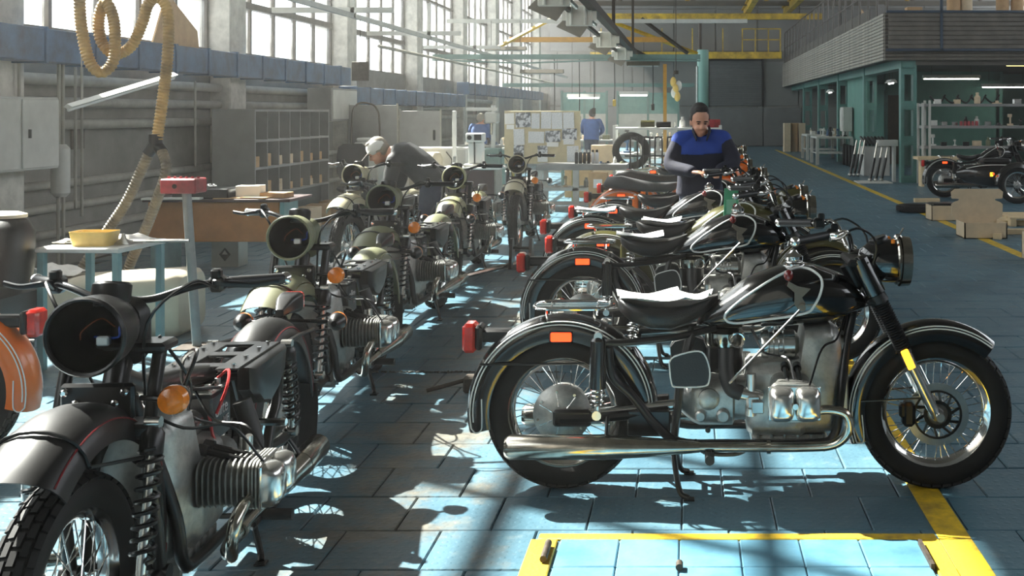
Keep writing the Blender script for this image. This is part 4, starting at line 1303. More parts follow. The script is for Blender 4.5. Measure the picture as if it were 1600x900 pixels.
tag(rag((-3.93, 6.95, .76), .2, .12, .04, 5).build('rag', cloth), 'white rag hanging off the corner of the teal-legged table', 'rag')
one('metal_rod', 'long bright metal rod lying across the teal-legged table', 'rod', chrome, lambda q: q.tube([(-3.66, 6.95, .775), (-3.2, 6.98, .775)], .011, 8))
one('grey_tool', 'pointed grey tool standing among the rags on the teal-legged table', 'tool', alu, lambda q: q.loft([[V(-3.58 + p[0] * k, 6.9 + p[1] * k, z) for p in rrect(.12, .06, .01)] for k, z in ((1, .762), (.7, .775), (.25, .8), (.15, .83))]))
creamu = mat('cream vinyl', srgb(196, 186, 164), 0.6, var=0.1, vscale=5)
one('upholstered_bench', 'long cream padded bench lying behind the teal-legged table', 'bench', creamu, lambda q: q.loft([[V(x + .12, 7.88 + p[0], .23 + p[1] + dz) for p in rrect(.5 * k, .46 * k, .09 * k)] for x, k, dz in ((-4.9, .7, -.04), (-4.85, .84, -.03), (-4.3, .92, -.01), (-3.8, 1, 0), (-3.74, .96, 0), (-3.71, .85, 0))]))
tag(rag((-4.6, 7.85, .42), .4, .3, .1, 8).build('rag', cloth), 'white cloth bundled on the end of the cream bench', 'rag')
dc = thing('padded_chair', 'black padded chair with a pale top at the left of the table', 'chair', (-4.35, 6.7, 0))
mk('backrest', leather, dc, lambda q: q.loft([[V(p[0] * k, p[1] * k + y, z) for p in rrect(.6, .3, .12)] for k, z, y in ((.9, .5, 0), (1.0, .7, 0), (.96, .86, .02), (.8, .93, .04), (.4, .96, .05))]))
mk('seat', leather, dc, lambda q: q.loft([[V(p[0] * k, p[1] * k - .1, z) for p in rrect(.64, .6, .12)] for k, z in ((.9, .36), (1, .42), (1, .5), (.85, .54))]))
mk('pale_cap', creamu, dc, lambda q: q.loft([[V(p[0] * k - .02, p[1] * k + .05, z) for p in rrect(.5, .2, .08)] for k, z in ((1, .945), (1, .965), (.8, .98))]))  # pale cap laid over the dark backrest
for sx in (-.25, .25):
    for sy in (-.32, .1): mk('leg', blackm, dc, lambda q: q.tube([(sx, sy, 0), (sx, sy, .4)], .015, 7))
# leaning post with the red box
rp = thing('box_stand', 'leaning grey steel post on a square foot, carrying a red box', 'stand', (-3.34, 7.4, 0))
mk('post', mat('galvanised pipe', srgb(142, 146, 146), .4, .5, var=.2, vscale=6), rp, lambda q: q.tube([(0, 0, .01), (-.07, 0, 1.05)], .03, 14))
mk('foot', iron, rp, lambda q: q.b2((-.12, -.12, 0), (.12, .12, .012), .003))
redb = mat('faded red paint', srgb(168, 52, 60), 0.5, var=0.25, vscale=7, col2=srgb(110, 36, 40))
rb = thing('red_box', 'faded red metal box with studs along its rim, on top of the post', 'box', (-3.43, 7.4, 1.05))
mk('case', redb, rb, lambda q: q.b2((-.12, -.09, 0), (.12, .09, .1), .008))
mk('hole', blackm, rb, lambda q: q.cyl((-.02, -.094, .05), (-.02, -.088, .05), .016, 12))
for x in (-.1, -.06, -.02, .02, .06, .1): mk('stud', redb, rb, lambda q: q.cyl((x, 0, .1), (x, 0, .112), .01, 7))
# veneered desk
dk = thing('desk', 'desk with an orange-brown veneer front, covered with trays and cartons', 'desk', (-4.6, 10.9, 0))
mk('desktop', darkw, dk, lambda q: q.b2((-.72, -.3, .72), (.72, .35, .75), .005))
mk('front_panel', woodo, dk, lambda q: q.b2((-.68, -.26, .33), (.6, -.235, .72), .004))
for x in (-.64, .56): mk('leg', tealt, dk, lambda q: q.b2((x - .025, -.24, 0), (x + .025, .3, .72)))
for x, m in ((.64, tealt),): mk('leg', m, dk, lambda q: q.b2((x - .02, -.28, 0), (x + .02, -.24, .72)))
def carton(label, c, d, m, rz=0.0, group=None, flaps=False, name='carton'):
    t = thing(name, label, 'box', c, rz, group)
    w, e, h = d
    mk('body', m, t, lambda q: q.b2((-w / 2, -e / 2, 0), (w / 2, e / 2, h), .004))
    mk('lid_seam', card, t, lambda q: q.b2((-w / 2, -.004, h), (w / 2, .004, h + .002)))
    return t
tr = thing('parts_tray', 'low black tray of parts on the veneer desk', 'tray', (-4.75, 10.8, .75))
mk('tray', blackm, tr, lambda q: q.b2((-.3, -.16, 0), (.25, .16, .1), .01))
for i in range(6): mk('small_part', alup, tr, lambda q: q.ball((R.uniform(-.02, .1), R.uniform(-.12, .0), .12), (.03, .02, .025), 7, 5))
carton('white carton with a taped lid on the veneer desk', (-4.36, 10.85, .75), (.24, .18, .12), whitem, .1)
carton('flat tan cardboard tray at the end of the veneer desk', (-4.1, 10.85, .75), (.26, .2, .05), card, -.1)
one('cardboard_sheet', 'loose sheets of cardboard lying on the veneer desk', 'cardboard', card, lambda q: (q.box((-4.5, 10.72, .755), (.3, .2, .008), 0, Matrix.Rotation(.2, 3, 'Z')), q.box((-4.24, 10.7, .758), (.26, .16, .014), 0, Matrix.Rotation(-.2, 3, 'Z'))))
one('white_board', 'narrow white board resting across the near edge of the desk', 'board', whitem, lambda q: q.box((-5.0, 10.55, .76), (.55, .1, .02), .003, Matrix.Rotation(.08, 3, 'Z')))
hz = thing('hazard_carton', 'white carton with a black diamond mark on the floor by the desk', 'box', (-4.78, 11.35, 0))
mk('body', lgrey, hz, lambda q: q.b2((-.14, -.12, 0), (.14, .12, .27), .004))
mk('diamond_mark', blackm, hz, lambda q: q.prism([(0, .06), (.06, .13), (0, .2), (-.06, .13)], .002, (0, -.121, 0)))
mk('diamond_centre', lgrey, hz, lambda q: q.prism([(-.03, .13), (.03, .13), (0, .175)], .003, (0, -.122, 0)))
# pigeonhole cabinet
pg = thing('pigeonhole_cabinet', 'tall grey pigeonhole cabinet of three rows against the window wall', 'cabinet', (-5.6, 14.1, 0))
LN, Z0, Z1 = 2.85, .5, 1.62
NCOL = 7
rows = [Z0, .86, 1.22, Z1]
mk('side_panel', greym, pg, lambda q: q.b2((-.56, -.03, .12), (.0, 0, Z1 + .02), .004))
mk('side_panel', greym, pg, lambda q: q.b2((-.56, LN, .12), (0, LN + .03, Z1 + .02), .004))
mk('back', mat('dark cabinet back', srgb(56, 56, 60), .8, var=.2), pg, lambda q: q.b2((-.56, 0, .4), (-.54, LN, Z1)))
for z in rows: mk('shelf', greym, pg, lambda q: q.b2((-.54, 0, z - .015), (.0, LN, z + .015)))
for k in range(1, NCOL):
    mk('divider', greym, pg, lambda q: q.b2((-.54, LN * k / NCOL - .01, Z0), (-.005, LN * k / NCOL + .01, Z1)))
mk('plinth', blackm, pg, lambda q: q.b2((-.5, .05, 0), (-.1, LN - .05, Z0 - .015)))
for r_ in range(2):
    for k in range(NCOL):
        for j in range(2):
            h = R.uniform(.08, .17)
            mc = card if R.random() < .6 else card2
            carton('small %s carton in the %s row of the pigeonhole cabinet' % ('tan' if mc is card else 'pale', ('bottom', 'middle')[r_]), (-5.6 - .09 - .06 * j, 14.1 + LN * (k + .32 + .38 * j) / NCOL, rows[r_] + .015), (.12, .12, h), mc, R.uniform(-.1, .1), '%s cartons in pigeonhole row %s' % ('tan' if mc is card else 'pale', ('one', 'two')[r_]))
for k, (y, m) in enumerate(((14.5, card), (15.1, card2), (15.6, card), (16.2, card))):
    carton(('tan cardboard box on the floor at the pigeonhole cabinet', 'pale cardboard box on the floor at the pigeonhole cabinet')[m is card2], (-5.3, y, 0), (.28, .36, .28), m, R.uniform(-.15, .15), 'tan boxes at the pigeonholes' if m is card else None)
# grey cabinet beyond, office chair
gc = thing('wall_cabinet', 'grey wall cabinet above the office chair', 'cabinet', (-6.3, 18.0, 0))
mk('body', greym, gc, lambda q: q.b2((0, 0, 1.45), (.4, 1.4, 2.0), .006)); mk('door', lgrey, gc, lambda q: q.b2((.4, .05, 1.48), (.415, 1.35, 1.97), .004))
oc = thing('office_chair', 'black office chair beside the pigeonhole cabinet', 'chair', (-4.85, 15.9, 0), .5)
mk('backrest', leather, oc, lambda q: q.loft([[V(p[0] * k, .22 + y + (0 if s_ else .06), z) for p in rrect(.46, .02, .01)] for z, k, y, s_ in ((.62, .8, 0, 1), (.7, 1, .0, 1), (.95, 1, .02, 1), (1.08, .9, .03, 1), (1.13, .6, .035, 1))]))
mk('seat', leather, oc, lambda q: q.box((0, 0, .47), (.48, .46, .08), .03))
mk('column', chrome, oc, lambda q: q.tube([(0, 0, .08), (0, 0, .44)], .025, 10)); mk('back_bracket', blackm, oc, lambda q: q.tube([(0, .1, .44), (0, .28, .5), (0, .25, .75)], .015, 7))
for k in range(5):
    a = 2 * PI * k / 5
    mk('base_arm', blackm, oc, lambda q: q.tube([(0, 0, .1), (.28 * math.cos(a), .28 * math.sin(a), .04)], .018, 7)); mk('castor', blackm, oc, lambda q: q.cyl((.28 * math.cos(a) - .015, .28 * math.sin(a), .025), (.28 * math.cos(a) + .015, .28 * math.sin(a), .025), .025, 10))
# screens, appliance, benches beyond the bending man
for i, (x0, x1, z0, z1) in enumerate(((-5.9, -5.05, .9, 1.72), (-5.0, -4.3, .75, 1.62))):
    s_ = thing('partition_screen', ('grey sheet-metal screen under the lower blue duct', 'grey sheet-metal screen with a latch beside the hanging blue duct')[i], 'screen', (0, 18.9, 0))
    mk('sheet', greym, s_, lambda q: q.b2((x0, -.02, z0), (x1, .02, z1), .004))
    for x in (x0, x1): mk('upright', pipem, s_, lambda q: q.tube([(x, 0, 0), (x, 0, z1 + .03)], .02, 7))
    mk('crossbar', pipem, s_, lambda q: q.tube([(x0, 0, z1 - .55), (x1, 0, z1 - .55)], .015, 7))
    if i: mk('latch', blackm, s_, lambda q: q.box((x1 - .1, -.04, 1.2), (.04, .03, .18), .01))
one('bent_pipe', 'dark arched pipe standing against the grey screen', 'pipe', iron, lambda q: q.tube(bez([(-5.8, 18.7, .0), (-5.78, 18.7, 1.4), (-5.7, 18.7, 1.72), (-5.5, 18.7, 1.75), (-5.35, 18.7, 1.65), (-5.3, 18.7, 1.3), (-5.3, 18.7, .0)], 5), .016, 7))
ap = thing('appliance', 'white enamelled appliance standing against the screen', 'appliance', (-5.35, 18.2, 0))
mk('body', whitem, ap, lambda q: q.b2((-.18, -.2, 0), (.22, .2, 1.1), .02)); mk('lid', whitem, ap, lambda q: q.b2((-.15, -.18, 1.1), (.2, .18, 1.17), .02)); mk('control_strip', greym, ap, lambda q: q.b2((-.12, -.207, .95), (.16, -.2, 1.04)))
cbn = thing('equipment_case', 'long white open equipment case behind the bending man', 'cabinet', (-4.15, 18.0, 0))
mk('body', whitem, cbn, lambda q: q.b2((-.55, -.2, .3), (.55, .2, 1.02), .01)); mk('panel', lgrey, cbn, lambda q: q.b2((-.2, -.215, .4), (.5, -.2, .98))); mk('opening', blackm, cbn, lambda q: q.b2((-.5, -.212, .6), (-.3, -.2, .95)))
mk('cable', blackm, cbn, lambda q: q.tube(bez([(.2, -.23, .95), (.3, -.25, .8), (.22, -.24, .6), (.35, -.23, .5)], 5), .01, 6))
for x in (-.5, .5): mk('leg', pipem, cbn, lambda q: q.b2((x - .03, -.18, 0), (x + .03, .18, .3)))
one('cream_shell', 'cream rounded fibreglass shell lying before the white case', 'shell', creamu, lambda q: q.loft([[V(-4.2 + p[0] * k + dx, 17.4 + p[1] * k, z) for p in rrect(.5, .4, .14)] for k, z, dx in ((.6, .0, 0), (.95, .3, 0), (1, .7, 0), (.9, .85, .05), (.5, .95, .1), (.3, .96, .12))]))
dt = thing('panelled_bench', 'work bench with a white top and a dark maroon front panel', 'table', (-3.35, 16.7, 0))
mk('tabletop', whitem, dt, lambda q: q.b2((-.42, -.3, .73), (.5, .35, .76), .005)); mk('front_panel', darkw, dt, lambda q: q.b2((-.38, -.28, .28), (.42, -.26, .72)))
for x in (-.38, .42): mk('leg', pipem, dt, lambda q: q.b2((x - .025, -.26, 0), (x + .025, .3, .73)))
bm_ = thing('bench_press', 'small off-white bench machine on the white-topped bench', 'machine', (-3.25, 16.65, .76))
mk('base', lgrey, bm_, lambda q: q.b2((-.16, -.12, 0), (.16, .12, .05), .01)); mk('column', whitem, bm_, lambda q: q.b2((-.1, -.08, .05), (.12, .1, .38), .015)); mk('head', whitem, bm_, lambda q: q.b2((-.13, -.12, .38), (.14, .1, .52), .015))
mk('window', blackm, bm_, lambda q: q.b2((.0, -.127, .41), (.11, -.12, .5))); mk('dial', blackm, bm_, lambda q: q.cyl((-.07, -.13, .45), (-.07, -.115, .45), .035, 14)); mk('lever', blackm, bm_, lambda q: q.tube([(.0, -.1, .4), (.01, -.13, .05)], .012, 6))
vp = thing('bench_vice', 'small grey vice on the white-topped bench', 'vice', (-3.55, 16.6, .76))
mk('body', alu, vp, lambda q: q.b2((-.06, -.05, 0), (.06, .05, .05), .008)); mk('jaw', alu, vp, lambda q: q.b2((-.025, -.05, .05), (.025, .04, .17), .008))
one('white_post', 'slim white post standing at the end of the white-topped bench', 'post', whitem, lambda q: q.b2((-3.74, 17.25, 0), (-3.68, 17.31, 1.62), .006))
# pinboard with sheets
pb = thing('pinboard', 'cream pinboard covered with instruction sheets, on yellow legs', 'board', (-2.55, 18.9, 0))
mk('panel', mat('cream fibreboard', srgb(196, 184, 150), .8, var=.1), pb, lambda q: q.b2((-.64, 0, .7), (.68, .025, 1.62), .004))
for x in (-.5, .55): mk('leg', mat('dull yellow leg', srgb(176, 166, 92), .6, var=.1), pb, lambda q: q.b2((x - .025, .03, 0), (x + .025, .07, 1.55)))
for x in (-.5, .55): mk('foot', iron, pb, lambda q: q.b2((x - .03, -.2, 0), (x + .03, .3, .03)))
def printed(name, c1, c2, scale):
    m = mat(name, c1, .7)
    if 'printed' in m: return m
    nt = m.node_tree; p = nt.nodes['Principled BSDF']
    tc = nt.nodes.new('ShaderNodeTexCoord'); nz = nt.nodes.new('ShaderNodeTexNoise'); nz.inputs['Scale'].default_value = scale
    nt.links.new(tc.outputs['Object'], nz.inputs[0])
    r = nt.nodes.new('ShaderNodeValToRGB'); r.color_ramp.elements[0].color = (*c2, 1); r.color_ramp.elements[1].color = (*c1, 1); r.color_ramp.elements[0].position = .45; r.color_ramp.elements[1].position = .56
    nt.links.new(nz.outputs[0], r.inputs[0]); nt.links.new(r.outputs[0], p.inputs[0]); m['printed'] = 1
    return m
photo = printed('grey photo print', (.6, .62, .65), (.12, .13, .15), 14)
lines = printed('printed text sheet', (.72, .73, .74), (.58, .6, .62), 60)
sheets = [(340, 135, 75, 85, 0), (425, 130, 120, 115, 1), (550, 135, 65, 120, 2), (625, 125, 80, 130, 2), (708, 128, 84, 130, 2), (798, 128, 86, 125, 2), (410, 258, 85, 125, 2), (525, 278, 125, 90, 2), (658, 272, 118, 88, 1), (790, 255, 115, 90, 1), (800, 335, 85, 45, 2), (670, 362, 92, 35, 0), (410, 385, 80, 110, 1), (598, 388, 78, 60, 1), (598, 445, 78, 70, 0), (828, 390, 92, 125, 2), (355, 225, 60, 35, 0)]
for i, (x, y, w, h, k) in enumerate(sheets):
    p0, p1 = at(720 + x / 5, 150 + y / 5, 18.86), at(720 + (x + w) / 5, 150 + (y + h) / 5, 18.86)
    t = tag(MB().box((0, 0, 0), (abs(p1.x - p0.x), .004, abs(p1.z - p0.z))).build('pinned_sheet', (paper, photo, lines)[k]), '%s %s row of the cream pinboard' % (('blank white sheet in the', 'grey photograph print in the', 'closely printed text sheet in the')[k], 'top' if y < 200 else 'middle' if y < 370 else 'bottom'), 'sheet', ('blank sheets', 'photo prints', 'text sheets')[k] + (' in the top row' if y < 200 else ' in the middle row' if y < 370 else ' in the bottom row'))
    t.location = ((p0.x + p1.x) / 2, 18.892 - .003 * (i % 3), (p0.z + p1.z) / 2)
    t.rotation_euler[1] = R.uniform(-.05, .05)
# ---------------------------------------------------------------- middle of the hall: benches and racks
tf = thing('steel_bench', 'grey steel frame bench in front of the pinboard with bottles on top', 'table', (-1.75, 18.2, 0))
mk('top', greym, tf, lambda q: q.b2((-.75, -.3, .64), (.75, .3, .74), .006))
for x in (-.7, -.1, .7):
    mk('leg', lgrey, tf, lambda q: q.b2((x - .05, -.28, 0), (x + .05, -.2, .64)))
mk('lower_shelf', lgrey, tf, lambda q: q.b2((-.7, -.28, .3), (.7, .28, .35))); mk('back_leg', lgrey, tf, lambda q: q.b2((-.7, .2, 0), (-.62, .28, .64))); mk('back_leg', lgrey, tf, lambda q: q.b2((.62, .2, 0), (.7, .28, .64)))
mk('floor_bar', lgrey, tf, lambda q: q.b2((-.7, -.26, .06), (.7, -.2, .12)))
sil = mat('silver canister', srgb(180, 182, 184), .3, .6, var=.1)
for i in range(6):
    x = -1.86 + i * .068
    b = thing('spray_canister', ('black spray canister in the row on the steel bench' if i < 4 else 'silver spray canister in the row on the steel bench'), 'canister', (x, 18.15, .74), 0, 'black canisters on the steel bench' if i < 4 else 'silver canisters on the steel bench')
    mk('can', blackm if i < 4 else sil, b, lambda q: q.lathe([(.028, 0), (.031, .01), (.031, .17), (.02, .19)], (0, 0, 0), (0, 0, 1), 14)); mk('cap', sil if i < 4 else blackm, b, lambda q: q.lathe([(.02, .19), (.02, .23)], (0, 0, 0), (0, 0, 1), 12))
def junk(cx, cy, z, w, d, n, where, grp, seed, big=1.0):
    """assorted small parts standing on a surface; every one is its own thing"""
    rr = random.Random(seed)
    cols = [('light grey', lgrey), ('dark', blackm), ('silver', alup), ('tan', card2), ('white', whitem), ('blue', bluep), ('olive', olive)]
    nr = 2 if d > .35 and n > 5 else 1
    nc = -(-n // nr)
    for i in range(n):
        x = cx - w / 2 + w * (i // nr + .5) / nc
        y = cy + ((i % nr) - (nr - 1) / 2) * d * .5 + rr.uniform(-.03, .03)
        cn, m = cols[rr.randrange(len(cols))]
        s = min(rr.uniform(.05, .12) * big, w / nc * .5)
        k = rr.randrange(4)
        if k == 0:
            q = MB(); q.lathe([(s * .4, 0), (s * .5, s * .1), (s * .5, s * 1.1), (s * .25, s * 1.4), (s * .25, s * 1.8), (s * .2, s * 1.85)], (0, 0, 0), (0, 0, 1), 12); nm, ct = 'can', 'can'
        elif k == 1:
            q = MB(); q.b2((-s * .7, -s * .5, 0), (s * .7, s * .5, s * .8), .006); q.b2((-s * .72, -s * .52, s * .8), (s * .72, s * .52, s * .95), .004); nm, ct = 'parts_box', 'box'
        elif k == 2:
            q = MB(); q.b2((-s * .5, -s * .4, 0), (s * .5, s * .4, s * .35), .006); q.cyl((0, 0, s * .3), (0, 0, s * 1.9), s * .16, 10); q.b2((-s * .45, -s * .25, s * 1.5), (s * .3, s * .25, s * 2.1), .008); nm, ct = 'hand_press', 'tool'
        else:
            q = MB(); q.lathe([(s * .9, 0), (s * 1.0, s * .08), (s * .95, s * .2), (s * .4, s * .24), (s * .35, s * .6), (s * .2, s * .62)], (0, 0, 0), (0, 0, 1), 16); nm, ct = 'machined_part', 'part'
        o = q.build(nm, m)
        o.location = (x, y, z); o.rotation_euler[2] = rr.uniform(-.2, .2)
        tag(o, '%s %s standing %s' % (cn, nm.replace('_', ' '), where), ct, '%s %ss %s' % (cn, nm.replace('_', ' '), grp))
junk(-1.4, 18.25, .74, .7, .3, 6, 'on the steel bench by the pinboard', 'on the steel bench', 3)
junk(-1.7, 18.2, .35, 1.2, .3, 7, 'on the low shelf of the steel bench', 'on the low bench shelf', 4, 1.3)
# white rack behind the man
wr = thing('storage_rack', 'white three-shelf rack behind the man in the blue-yoked jacket', 'rack', (-.37, 19.2, 0))
for z in (1.33, .88, .42): mk('shelf', whitem, wr, lambda q: q.b2((-.93, -.35, z - .04), (.95, .35, z), .006))
for x in (-.91, .93):
    for y in (-.32, .32): mk('post', whitem, wr, lambda q: q.b2((x - .025, y - .025, 0), (x + .025, y + .025, 1.37)))
def roll(label, x0, x1, y, z, r, m):
    one('rolled_mat', label, 'mat', m, lambda q: (q.cyl((x0, y, z), (x1, y, z), r, 16), q.ring([(r * .3, -.004), (r * .7, -.004), (r * .7, .004), (r * .3, .004)], (x0, y, z), (1, 0, 0), 12)))
roll('olive green rolled mat on top of the white rack', -.82, -.58, 18.95, 1.395, .06, dolive)
roll('black rolled mat on top of the white rack', -.55, -.3, 18.95, 1.38, .05, leather)
carton('red box on the end of the white rack', (.45, 19.0, 1.33), (.22, .2, .14), redb)
junk(-.1, 19.2, 1.33, 1.0, .4, 9, 'on the top shelf of the white rack', 'on the rack top', 11, 1.2)
junk(-.4, 19.2, .88, 1.6, .4, 12, 'on the middle shelf of the white rack', 'on the rack middle shelf', 12, 1.4)
junk(-.4, 19.2, .42, 1.5, .4, 9, 'on the bottom shelf of the white rack', 'on the rack bottom shelf', 13, 1.5)
tyre_proto = None
def tyre(label, loc, rx, rz, group=None):
    q = MB(); q.ring([(.2, -.03), (.235, -.048), (.28, -.054), (.31, -.04), (.322, 0), (.31, .04), (.28, .054), (.235, .048), (.2, .03), (.212, 0)], (0, 0, 0), (0, 1, 0), 32)
    t = tag(q.build('tyre', rubber), label, 'tyre', group)
    q = MB()
    for k in range(40):
        a = 2 * PI * k / 40
        for j in (-1, 0, 1): q.box(Matrix.Rotation(-a - j * .07, 3, 'Y') @ V(0, j * .028, .318 - .004 * abs(j)), (.034, .02, .014), 0, Matrix.Rotation(-a - j * .07, 3, 'Y'))
    o = q.build('tread', rubber, t); o['kind'] = 'stuff'
    t.location = loc; t.rotation_euler = (rx, 0, rz)
    return t
tyre('black tyre hung on the post of the white rack', (-.98, 18.72, .93), -.08, .1)
fr_ = thing('tube_frame_rack', 'rack of upright black bent tubes in front of the white rack', 'rack', (-.68, 18.55, 0))
mk('rail', blackm, fr_, lambda q: q.tube([(-.4, 0, .55), (.5, 0, .55)], .02, 8)); mk('rail', blackm, fr_, lambda q: q.tube([(-.4, .0, .85), (.5, .0, .85)], .012, 8))
for x in (-.36, .46): mk('foot', blackm, fr_, lambda q: (q.tube([(x, 0, .56), (x, 0, .02)], .02, 8), q.tube([(x, -.25, .02), (x, .25, .02)], .02, 8)))
for i in range(4):
    x = -.3 + i * .21
    mk('bent_tube', blackm, fr_, lambda q: q.tube(bez([(x, -.03, .4), (x, -.03, 1.1), (x + .03, -.03, 1.17), (x + .09, -.03, 1.17), (x + .12, -.03, 1.1), (x + .12, -.03, .4)], 4), .014, 8))
# big teal pipe column and orange post
tc_ = thing('duct_column', 'round teal duct standing by the far gate', 'column', (.52, 38, 0))
mk('pipe', mat('pale teal paint', srgb(128, 170, 160), .5, var=.1, vscale=2), tc_, lambda q: q.lathe([(.2, 0), (.2, 3.7), (.19, 3.77)], (0, 0, 0), (0, 0, 1), 24)); mk('vent_pipe', iron, tc_, lambda q: q.tube([(-.1, 0, 3.7), (-.1, 0, 4.7)], .06, 8)); mk('conduit', whitem, tc_, lambda q: q.tube([(-.21, -.1, 1.0), (-.21, -.1, 3.2)], .03, 8))
orangep = mat('orange ochre steel', srgb(200, 146, 60), .5, var=.15)
one('ochre_post', 'slim ochre post rising behind the white rack', 'post', orangep, lambda q: q.b2((-.57, 25.0, 0), (-.49, 25.08, 2.7)))
# overhead steelwork
tealb = mat('grey teal beam', srgb(112, 140, 134), .5, var=.2, vscale=3)
one('cross_beam', 'teal cable beam spanning from the window wall to the teal duct', 'beam', tealb, lambda q: (q.b2((-6.2, 26.4, 2.88), (.3, 26.5, 3.0)), q.tube([(-6.2, 26.35, 2.86), (-4, 26.35, 2.78), (-2, 26.35, 2.86), (.3, 26.35, 2.84)], .02, 6)))
one('cross_beam', 'second, farther teal cable beam behind the pinboard', 'beam', tealb, lambda q: q.b2((-5.8, 34, 2.38), (.2, 34.1, 2.5)))
one('cross_rail', 'pale grey rail spanning high above the benches', 'beam', lgrey, lambda q: q.b2((-6.1, 27.5, 3.85), (1.5, 27.58, 3.95)))
one('ochre_beam', 'horizontal ochre beam above the benches', 'beam', orangep, lambda q: q.b2((-4.6, 28, 3.4), (-.5, 28.1, 3.53)))
for i, (x0, z0, x1, z1, lab) in enumerate(((-5.0, 3.2, -3.3, 4.1, 'ochre brace sloping up from the window wall'), (-2.4, 4.1, .25, 3.1, 'ochre brace sloping down towards the teal duct'), (-1.2, 4.0, .0, 3.1, 'dark brace sloping down beside the teal duct'), (-2.2, 3.6, -1.0, 3.0, 'dark brace sloping down to the teal cable beam'))):
    one('sloping_brace', lab, 'brace', ysteel if i < 2 else iron, lambda q: q.tube([(x0, (27.95, 28.15, 27.95, 28.15)[i], z0), (x1, (27.95, 28.15, 27.95, 28.15)[i], z1)], .05, 4))
one('overhead_rail', 'long thin grey rail running along the windows overhead', 'rail', lgrey, lambda q: (q.b2((-5.03, 11, 3.0), (-4.97, 45, 3.07))))
one('overhead_rail', 'lower thin grey pipe running along the windows overhead', 'rail', pipem, lambda q: q.tube([(-5.4, 19, 2.75), (-5.4, 45, 2.75)], .03, 6))
for i, y in enumerate((16.2, 21.0, 25.5)):
    one('rail_bracket', 'grey cross arm under the overhead rails ' + ('above the pigeonhole cabinet', 'above the grey screens', 'past the grey screens')[i], 'bracket', lgrey, lambda q: (q.b2((-6.2, y, 3.08), (-4.4, y + .06, 3.16)), q.b2((-5.03, y, 3.0), (-4.97, y + .06, 3.7))), None)
one('hanging_board', 'dark square board hanging in front of the window', 'board', iron, lambda q: (q.box((-5.0, 16.6, 2.22), (.26, .02, .29), .004), q.tube([(-5.0, 16.6, 2.36), (-5.0, 16.6, 3.02)], .006, 5)))
# conveyor track with clamp plates receding over the aisle
cv = thing('overhead_conveyor', 'overhead conveyor track with pale clamp plates above the aisle', 'conveyor', (0, 0, 0))
mk('track', iron, cv, lambda q: q.b2((-1.42, 11, 3.05), (-1.3, 27.6, 3.17))); mk('track', iron, cv, lambda q: q.b2((-1.72, 11, 3.02), (-1.66, 27.6, 3.08)))
plm = mat('pale clamp plate', srgb(206, 204, 192), .5, var=.1); dpl = mat('brown grey plate', srgb(112, 106, 94), .6, var=.15)
for y in (12.6, 15.5, 20.6, 25.6):
    p = mk('clamp_plate', plm, cv, lambda q: (q.b2((-1.74, y - .03, 2.82), (-1.36, y, 3.12), .02), q.b2((-1.8, y - .02, 2.9), (-1.3, y - .005, 3.04), .01)))
    for x in (-1.66, -1.46): mk('ridge', plm, p, lambda q: q.cyl((x, y - .05, 2.84), (x, y - .05, 3.1), .02, 8))
    mk('wing_plate', dpl, cv, lambda q: q.prism([(-1.95, 2.86), (-1.6, 2.7), (-1.42, 2.95), (-1.7, 3.1)], .03, (0, y + .6, 0)))
    for x in (-1.62, -1.44): mk('roller_tube', alup, cv, lambda q: q.tube([(x, y, 2.95), (x, y + 1.4, 2.95)], .03, 8))
for y in (13, 20, 27): mk('hanger', iron, cv, lambda q: q.b2((-1.4, y, 3.15), (-1.34, y + .06, ZC)))
# lamps
lampon = mat('lit fluorescent tube', (1.0, .98, .9), .4, emit=22.0)
lampyel = mat('lit yellow lamp', (1.0, .82, .3), .4, emit=3.0)
def fluor(label, c, length, lit, along='x', drop=1.2, group=None):
    t = thing('tube_lamp', label, 'lamp', c, 0 if along == 'x' else PI / 2, group)
    L = length / 2
    mk('housing', whitem if lit else dpl, t, lambda q: q.loft([[V(x, y, z) for y, z in ((-.11, -.02), (.11, -.02), (.05, .07), (-.05, .07))] for x in (-L, L)]))
    mk('tube', lampon if lit else mat('unlit tube', (.7, .7, .68), .3), t, lambda q: q.tube([(-L + .03, 0, -.035), (L - .03, 0, -.035)], .016, 8))
    for x in (-L * .7, L * .7): mk('hanger', iron, t, lambda q: q.tube([(x, 0, .06), (x, 0, drop)], .006, 5))
fluor('unlit brown lamp trough hanging below the teal cable beam', at(847, 113, 26.45), 1.05, False, drop=.5)
fluor('unlit lamp trough hanging above the teal cable beam', at(790, 77, 27.5), 1.05, False, drop=.72)
fluor('lit tube lamp over the far glazed bench', at(912, 151, 28.05), .85, True, drop=1.45)
fluor('lit tube lamp over the far bench next to the ochre post', at(990, 147, 28.05), .75, True, drop=1.4)
fluor('unlit white lamp over the farthest bench', at(1005, 101, 26.45), .8, False, drop=.22)
